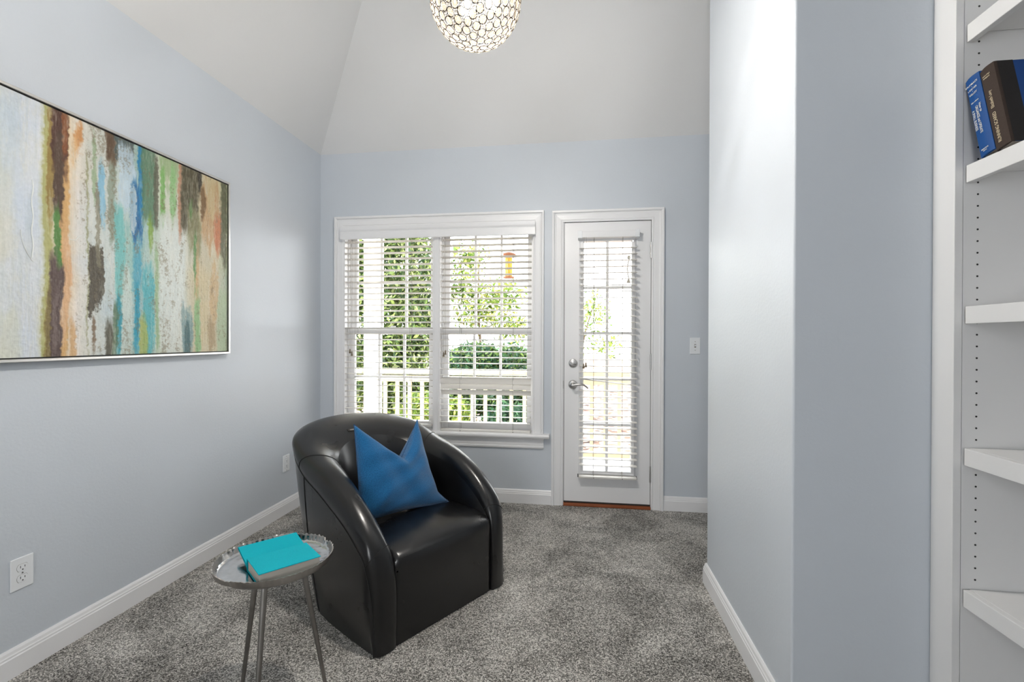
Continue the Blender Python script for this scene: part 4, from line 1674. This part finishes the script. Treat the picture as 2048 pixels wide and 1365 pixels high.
def lens(mb, nrm_, sd_, up_):
    a, b = 0.0112, 0.0129
    cpt = nrm_ * PR
    base_ = len(mb.v)
    mb.v.append(tuple(cpt + nrm_ * 0.0045))
    mb.v.append(tuple(cpt - nrm_ * 0.0045))
    nseg = 10
    for q, h in ((0.6, 0.0038), (1.0, 0.0), (0.6, -0.0038)):
        for i in range(nseg):
            th_ = 2 * PI * i / nseg
            mb.v.append(tuple(cpt + sd_ * (a * q * math.cos(th_)) + up_ * (b * q * math.sin(th_)) + nrm_ * h))
    for i in range(nseg):
        j = (i + 1) % nseg
        A_, B_, C_2 = base_ + 2, base_ + 2 + nseg, base_ + 2 + 2 * nseg
        mb.f += [(base_, A_ + i, A_ + j), (A_ + i, B_ + i, B_ + j, A_ + j), (B_ + i, C_2 + i, C_2 + j, B_ + j), (base_ + 1, C_2 + j, C_2 + i)]
    return mb


for q in crs[:100]:
    lens(MB(), *q[1:]).build('crystal', M_CRYST, pen)
rest = MB()
for q in crs[100:]:
    lens(rest, *q[1:])
ro = rest.build('crystal_beads', M_CRYST, pen)
ro['kind'] = 'stuff'
rings.build('shade_frame', M_WIRE, pen, smooth=True)
ts = NT('bulb_glass')
em = ts.new('ShaderNodeEmission')
em.inputs['Color'].default_value = (1.0, 0.90, 0.74, 1)
em.inputs['Strength'].default_value = 5
ts.link(em.outputs[0], ts.out.inputs[0])
for k in range(3):
    a = 2 * PI * k / 3 + 0.3
    bb_ = MB().lathe([(0.0, -0.030), (0.016, -0.024), (0.022, -0.008), (0.019, 0.010), (0.011, 0.026), (0.010, 0.034), (0.0, 0.034)], (0.055 * math.cos(a), 0.055 * math.sin(a), 0.0), 'Z', 16)
    bb_.build('bulb', ts.m, pen, smooth=True)
ct = MB()
ct.lathe([(0.0, 0.03), (0.012, 0.03), (0.012, 0.05), (0.07, 0.055), (0.07, 0.065), (0.006, 0.07), (0.006, PR - 0.003)], (0, 0, 0), 'Z', 20)
ct.build('lamp_holder', M_WIRE, pen, smooth=True)
MB().tube([(0, 0, PR - 0.005), (0, 0, ZC - PC.z - 0.02)], 0.003, 8).build('cord', M_WIRE, pen)
MB().lathe([(0.0, ZC - PC.z - 0.03), (0.05, ZC - PC.z - 0.025), (0.062, ZC - PC.z - 0.001), (0.0, ZC - PC.z - 0.001)], (0, 0, 0), 'Z', 24).build('ceiling_canopy', M_WIRE, pen, smooth=True)
pld = bpy.data.lights.new('pendant_glow', 'POINT')
pld.energy = 95
pld.color = (1.0, 0.975, 0.95)
pld.shadow_soft_size = 0.05
plo = bpy.data.objects.new('pendant_glow', pld)
COL.objects.link(plo)
plo.parent = pen

# ------------------------------------------------------------------ added rear window (unseen behind the camera, put in for fill daylight)
w2 = tag(empty('added_fill_window', (1.35, RY, 0.2)), kind='structure')
f2 = MB()
for q in ((0.85, 0.93, 0.55, 2.25), (1.77, 1.85, 0.55, 2.25), (0.93, 1.77, 2.17, 2.25), (0.93, 1.77, 0.55, 0.63), (0.93, 1.77, 1.38, 1.42)):
    f2.box(q[0], q[1], RY - 0.12, RY + 0.02, q[2], q[3])
o = f2.build('window_frame', M_TRIM, bevel=0.003)
o.parent = w2
o.matrix_parent_inverse = Matrix.Translation(-Vector(w2.location))

# ------------------------------------------------------------------ outdoors
gt = NT('leaf_litter')
setp(gt.b, (0.3, 0.2, 0.15), 0.95, spec=0.1)
tc = gt.new('ShaderNodeTexCoord')
vo = gt.new('ShaderNodeTexVoronoi')
vo.inputs['Scale'].default_value = 9
gt.link(tc.outputs['Object'], vo.inputs['Vector'])
nz = gt.new('ShaderNodeTexNoise')
nz.inputs['Scale'].default_value = 1.3
nz.inputs['Detail'].default_value = 8
gt.link(tc.outputs['Object'], nz.inputs['Vector'])
sp_ = gt.new('ShaderNodeSeparateColor')
gt.link(vo.outputs['Color'], sp_.inputs[0])
mx = gt.new('ShaderNodeMath', operation='MULTIPLY_ADD')
mx.inputs[1].default_value = 0.5
gt.link(sp_.outputs[0], mx.inputs[0])
gt.link(nz.outputs[0], mx.inputs[2])
cr = gt.new('ShaderNodeValToRGB')
e = cr.color_ramp.elements
e[0].position = 0.45
e[0].color = (*lin((0.14, 0.11, 0.10)), 1)
e[1].position = 0.95
e[1].color = (*lin((0.62, 0.55, 0.50)), 1)
x = e.new(0.68)
x.color = (*lin((0.36, 0.28, 0.24)), 1)
gt.link(mx.outputs[0], cr.inputs[0])
gt.link(cr.outputs[0], gt.b.inputs['Base Color'])
tag(MB().box(-40, 40, 2.3, 60, -1.0, -0.8).build('ground', gt.m), kind='structure')
tag(MB().box(-4.0, 6.0, 0.19, 2.25, -0.26, -0.20).build('porch_deck', M_DECK), kind='structure')
# porch post, beam and rafters
col = tag(empty('porch_post', (-0.457, 1.985, -0.2)), 'white square porch post seen through the left window sash', 'post')
m_ = MB().box(-0.083, 0.083, -0.083, 0.083, 0, 2.70).build('post_shaft', M_WHITEPOST, col, bevel=0.006)
MB().box(-0.10, 0.10, -0.10, 0.10, 0.0, 0.14).build('post_base', M_WHITEPOST, col, bevel=0.006)
MB().box(-0.10, 0.10, -0.10, 0.10, 2.60, 2.70).build('post_cap', M_WHITEPOST, col, bevel=0.006)
tag(MB().box(-4.0, 6.0, 1.90, 2.07, 2.501, 2.72).build('trim_1', M_WHITEPOST, bevel=0.004), kind='structure')
tag(MB().box(1.30, 1.39, 0.17, 1.90, 2.52, 2.66).build('trim_2', M_WHITEPOST), kind='structure')
tag(MB().box(2.43, 2.52, 0.17, 1.90, 2.52, 2.66).build('trim_3', M_WHITEPOST), kind='structure')
tag(MB().box(0.38, 6.0, 0.165, 2.25, 2.721, 2.78).build('porch_shade_roof', M_WHITEPOST), kind='structure')  # unseen roof, stopped short: shades the right railing, leaves the left sunlit
rl = tag(empty('porch_railing', (1.0, 1.97, -0.2)), 'cream wooden porch railing with square balusters outside the window and door', 'railing')


def rp(mb, name, m=M_CREAM, **kw):
    o = mb.build(name, m, **kw)
    o.parent = rl
    o.matrix_parent_inverse = Matrix.Translation(-Vector(rl.location))
    return o


for xa, xb in ((-3.9, -0.56), (-0.355, 5.5)):
    rp(MB().box(xa, xb, 1.90, 2.05, 0.800, 0.842), 'top_rail', bevel=0.006)
    rp(MB().box(xa, xb, 1.955, 1.995, 0.700, 0.775), 'sub_rail', bevel=0.003)
    rp(MB().box(xa, xb, 1.955, 1.995, -0.145, -0.060), 'bottom_rail', bevel=0.003)
k = -24
bx = 0.012
for k in range(-24, 36):
    xx = bx + 0.154 * k
    if -0.62 < xx < -0.34 or xx > 5.4 or xx < -3.8:
        continue
    rp(MB().box(xx - 0.019, xx + 0.019, 1.956, 1.994, -0.060, 0.700), 'baluster')

# bird feeder
fd = tag(empty('bird_feeder', (1.350, 1.0, 1.80)), 'yellow seed-filled tube bird feeder hanging outside the right window sash', 'bird feeder')
M_SEED = mat('bird_seed', lin((0.80, 0.60, 0.20)), 0.7, vary=0.5, vscale=90, bump=0.6, bscale=120)
M_RUST = mat('feeder_roof', lin((0.55, 0.33, 0.20)), 0.5, vary=0.2)
MB().lathe([(0.0, 0.012), (0.036, 0.012), (0.036, 0.200), (0.0, 0.200)], (0, 0, 0), 'Z', 24).build('seed_tube', M_SEED, fd, smooth=True)
MB().lathe([(0.0, 0.0), (0.052, 0.0), (0.055, 0.008), (0.055, 0.012), (0.0, 0.012)], (0, 0, 0), 'Z', 24).build('seed_tray', M_RUST, fd, smooth=True)
MB().lathe([(0.085, 0.205), (0.080, 0.216), (0.060, 0.232), (0.030, 0.243), (0.0, 0.246)], (0, 0, 0), 'Z', 28, cap=False).build('roof_dome', M_RUST, fd, smooth=True)
for k in range(4):
    z = 0.04 + 0.045 * k
    MB().tube([(-0.060, 0, z), (0.060, 0, z)], 0.0025, 6).build('perch', M_RUST, fd)
cg = MB()
for k in range(8):
    a = 2 * PI * k / 8
    cg.tube([(r_ * math.cos(a), r_ * math.sin(a), z) for r_, z in ((0.05, 0.01), (0.078, 0.05), (0.085, 0.11), (0.078, 0.17), (0.06, 0.215))], 0.0011, 5)
cg.build('wire_cage', M_NICKEL, fd)
MB().tube([(0, 0, 0.244), (0.004, 0, 0.33), (-0.004, 0, 0.44), (0.003, 0, 0.55), (0, 0, 0.72)], 0.0022, 6).build('hanging_chain', M_RUST, fd)
# hanging garden bell
hb = tag(empty('hanging_bell', (2.470, 1.0, 1.74)), 'grey hanging metal bell on a curved rod, seen through the top of the door glass', 'bell')
M_PEWTER = mat('pewter', (0.16, 0.15, 0.13), 0.5, metal=0.6)
MB().tube([(0.004, 0, 0.04), (-0.006, 0, 0.08), (-0.010, 0, 0.13), (-0.004, 0, 0.18), (0.006, 0, 0.22)], 0.006, 8).build('rod', M_PEWTER, hb, smooth=True)
MB().lathe([(0.024, 0.0), (0.018, 0.012), (0.010, 0.030), (0.0, 0.040)], (0.002, 0, 0), 'Z', 18, cap=False).build('bell_cup', M_PEWTER, hb, smooth=True)
MB().lathe([(0.0, 0.215), (0.015, 0.222), (0.018, 0.236), (0.010, 0.250), (0.0, 0.254)], (0.004, 0, 0), 'Z', 18).build('finial', M_PEWTER, hb, smooth=True)
MB().tube([(0.004, 0, 0.252), (0.010, 0, 0.29), (0.0, 0, 0.315), (0.008, 0, 0.335), (0, 0, 0.5), (0, 0, 0.78)], 0.0018, 6).build('cord', M_PEWTER, hb)


# trees and shrubs
def foliage(name, blobs, n, size, cols, parent, seed, shell=0.55, hollow=True):
    r = np.random.default_rng(seed)
    w = np.array([b[3] * b[4] * b[5] for b in blobs]) ** 0.7
    w /= w.sum()
    pick = r.choice(len(blobs), n, p=w)
    B = np.array(blobs)[pick]
    d = r.normal(size=(n, 3))
    d /= np.linalg.norm(d, axis=1)[:, None]
    rad = shell + (1.0 - shell) * r.random(n) ** 0.7
    rad *= 0.85 + 0.3 * r.random(n)
    Cn = B[:, :3] + d * B[:, 3:6] * rad[:, None]
    a = r.normal(size=(n, 3))
    a /= np.linalg.norm(a, axis=1)[:, None]
    b = np.cross(a, r.normal(size=(n, 3)))
    b /= np.linalg.norm(b, axis=1)[:, None]
    s = size * (0.6 + 0.8 * r.random(n))[:, None]
    V = np.stack([Cn - a * s, Cn - b * s * 0.42, Cn + a * s, Cn + b * s * 0.42], 1).reshape(-1, 3)
    F = np.arange(n * 4).reshape(-1, 4)
    me = bpy.data.meshes.new(name)
    me.from_pydata(V.tolist(), [], F.tolist())
    ca = me.color_attributes.new('leafcol', 'FLOAT_COLOR', 'POINT')
    cc = np.array([lin(c) for c in cols])
    ci = r.integers(0, len(cols), n)
    colr = cc[ci] * (0.45 + 0.75 * r.random(n))[:, None]
    colr = np.repeat(colr, 4, 0)
    ca.data.foreach_set('color', np.concatenate([np.clip(colr, 0, 1), np.ones((n * 4, 1))], 1).ravel().astype(np.float32))
    me.materials.append(leaf_mat(name + '_leaf', [cc[0]]))
    o = bpy.data.objects.new(name, me)
    COL.objects.link(o)
    o.parent = parent
    return o


G1 = [(0.32, 0.40, 0.22), (0.42, 0.50, 0.27), (0.26, 0.34, 0.22), (0.56, 0.62, 0.34), (0.20, 0.28, 0.18), (0.62, 0.66, 0.44)]
G2 = [(0.42, 0.52, 0.22), (0.55, 0.62, 0.30), (0.32, 0.42, 0.18), (0.66, 0.66, 0.36)]
G3 = [(0.20, 0.33, 0.24), (0.26, 0.40, 0.26), (0.16, 0.26, 0.20)]


def plant(name, loc, blobs, n, size, cols, seed, label, cat, trunk=None, group=None, shell=0.55):
    r = tag(empty(name, loc), label, cat, group)
    if trunk:
        m = MB()
        for pts, rr in trunk:
            m.tube(pts, rr, 8)
        m.build('trunk', M_BARK, r, smooth=True)
    foliage('foliage', blobs, n, size, cols, r, seed, shell)
    return r


# big leafy tree filling the left sash
plant('leafy_tree', (-2.95, 7.6, -0.8),
      [(0, 0, 2.4, 1.5, 1.0, 1.4), (0.5, -.3, 1.2, 1.1, .8, 1.1), (-.9, 0, 3.6, 1.2, .9, 1.2), (.6, 0, 3.7, 1.1, .8, 1.1), (1.1, -.2, 2.3, .6, .5, .8), (0, 0, 4.8, 1.4, 1, 1), (.9, -.2, .7, .8, .6, .7), (-1.6, 0, 1.2, 1.3, .9, 1.2)],
      42000, 0.070, G1, 5, 'big dense green tree outside the left window sash', 'tree',
      trunk=[([(0, 0, 0), (0.1, 0, 1.5), (0, 0.1, 3.0), (0.1, 0, 4.5)], [0.13, 0.11, 0.08, 0.03]), ([(0.1, 0, 1.6), (0.7, 0, 2.6), (1.0, 0, 3.6)], [0.06, 0.04, 0.02]),
             ([(0.05, 0, 1.2), (-0.8, 0, 2.4), (-1.0, 0, 3.6)], [0.06, 0.04, 0.02])])
# clipped shrub beyond the rail, right sash
plant('rounded_shrub', (0.36, 5.7, -0.8),
      [(-.30, 0, 1.42, .66, .45, .55), (.48, 0, 1.38, .70, .45, .53), (0, 0, .9, .8, .45, .45), (-.70, 0, 1.1, .45, .35, .7)],
      15000, 0.055, G1[:3] + G3, 6, 'rounded green shrub behind the porch rail outside the right window sash', 'shrub', shell=0.5)
plant('low_shrub', (0.9, 4.6, -0.8),
      [(0, 0, .45, .55, .4, .45), (.6, .2, .35, .5, .4, .38)],
      5000, 0.05, G3, 7, 'low blue-green shrub seen between the balusters below the right sash', 'shrub')
plant('yellow_green_shrub', (-0.75, 4.9, -0.8),
      [(0, 0, .5, .6, .4, .55), (.5, 0, .45, .45, .4, .5)],
      5000, 0.05, G2, 8, 'yellow-green shrub seen between the balusters by the porch post', 'shrub')
plant('slender_tree', (-0.6, 9.0, -0.8),
      [(0, 0, 2.7, .9, .6, .6), (.6, 0, 3.2, .8, .5, .5), (-.5, 0, 3.4, .7, .5, .6), (.9, 0, 2.3, .7, .5, .4), (-.3, 0, 4.2, .6, .5, .5)],
      3000, 0.07, G2, 9, 'sparse yellow-green tree against the bright sky in the right window sash', 'tree', shell=0.1,
      trunk=[([(0, 0, 0), (0.05, 0, 1.5), (-0.05, 0, 3.0), (0, 0, 4.6)], [0.05, 0.04, 0.03, 0.01])])
plant('young_tree', (1.9, 8.0, -0.8),
      [(0, 0, 2.0, .55, .4, .5), (.5, 0, 2.7, .5, .4, .5), (-.3, 0, 2.9, .4, .4, .4), (.8, 0, 1.9, .4, .3, .4)],
      1100, 0.055, G2, 10, 'thin young tree with pale leaves seen through the door glass', 'tree', shell=0.1,
      trunk=[([(0, 0, 0), (0.1, 0, 1.2), (0.3, 0, 2.2), (0.6, 0, 3.2)], [0.035, 0.03, 0.02, 0.01]), ([(0.1, 0, 1.2), (-0.2, 0, 2.2), (-0.3, 0, 3.1)], [0.02, 0.014, 0.006])])
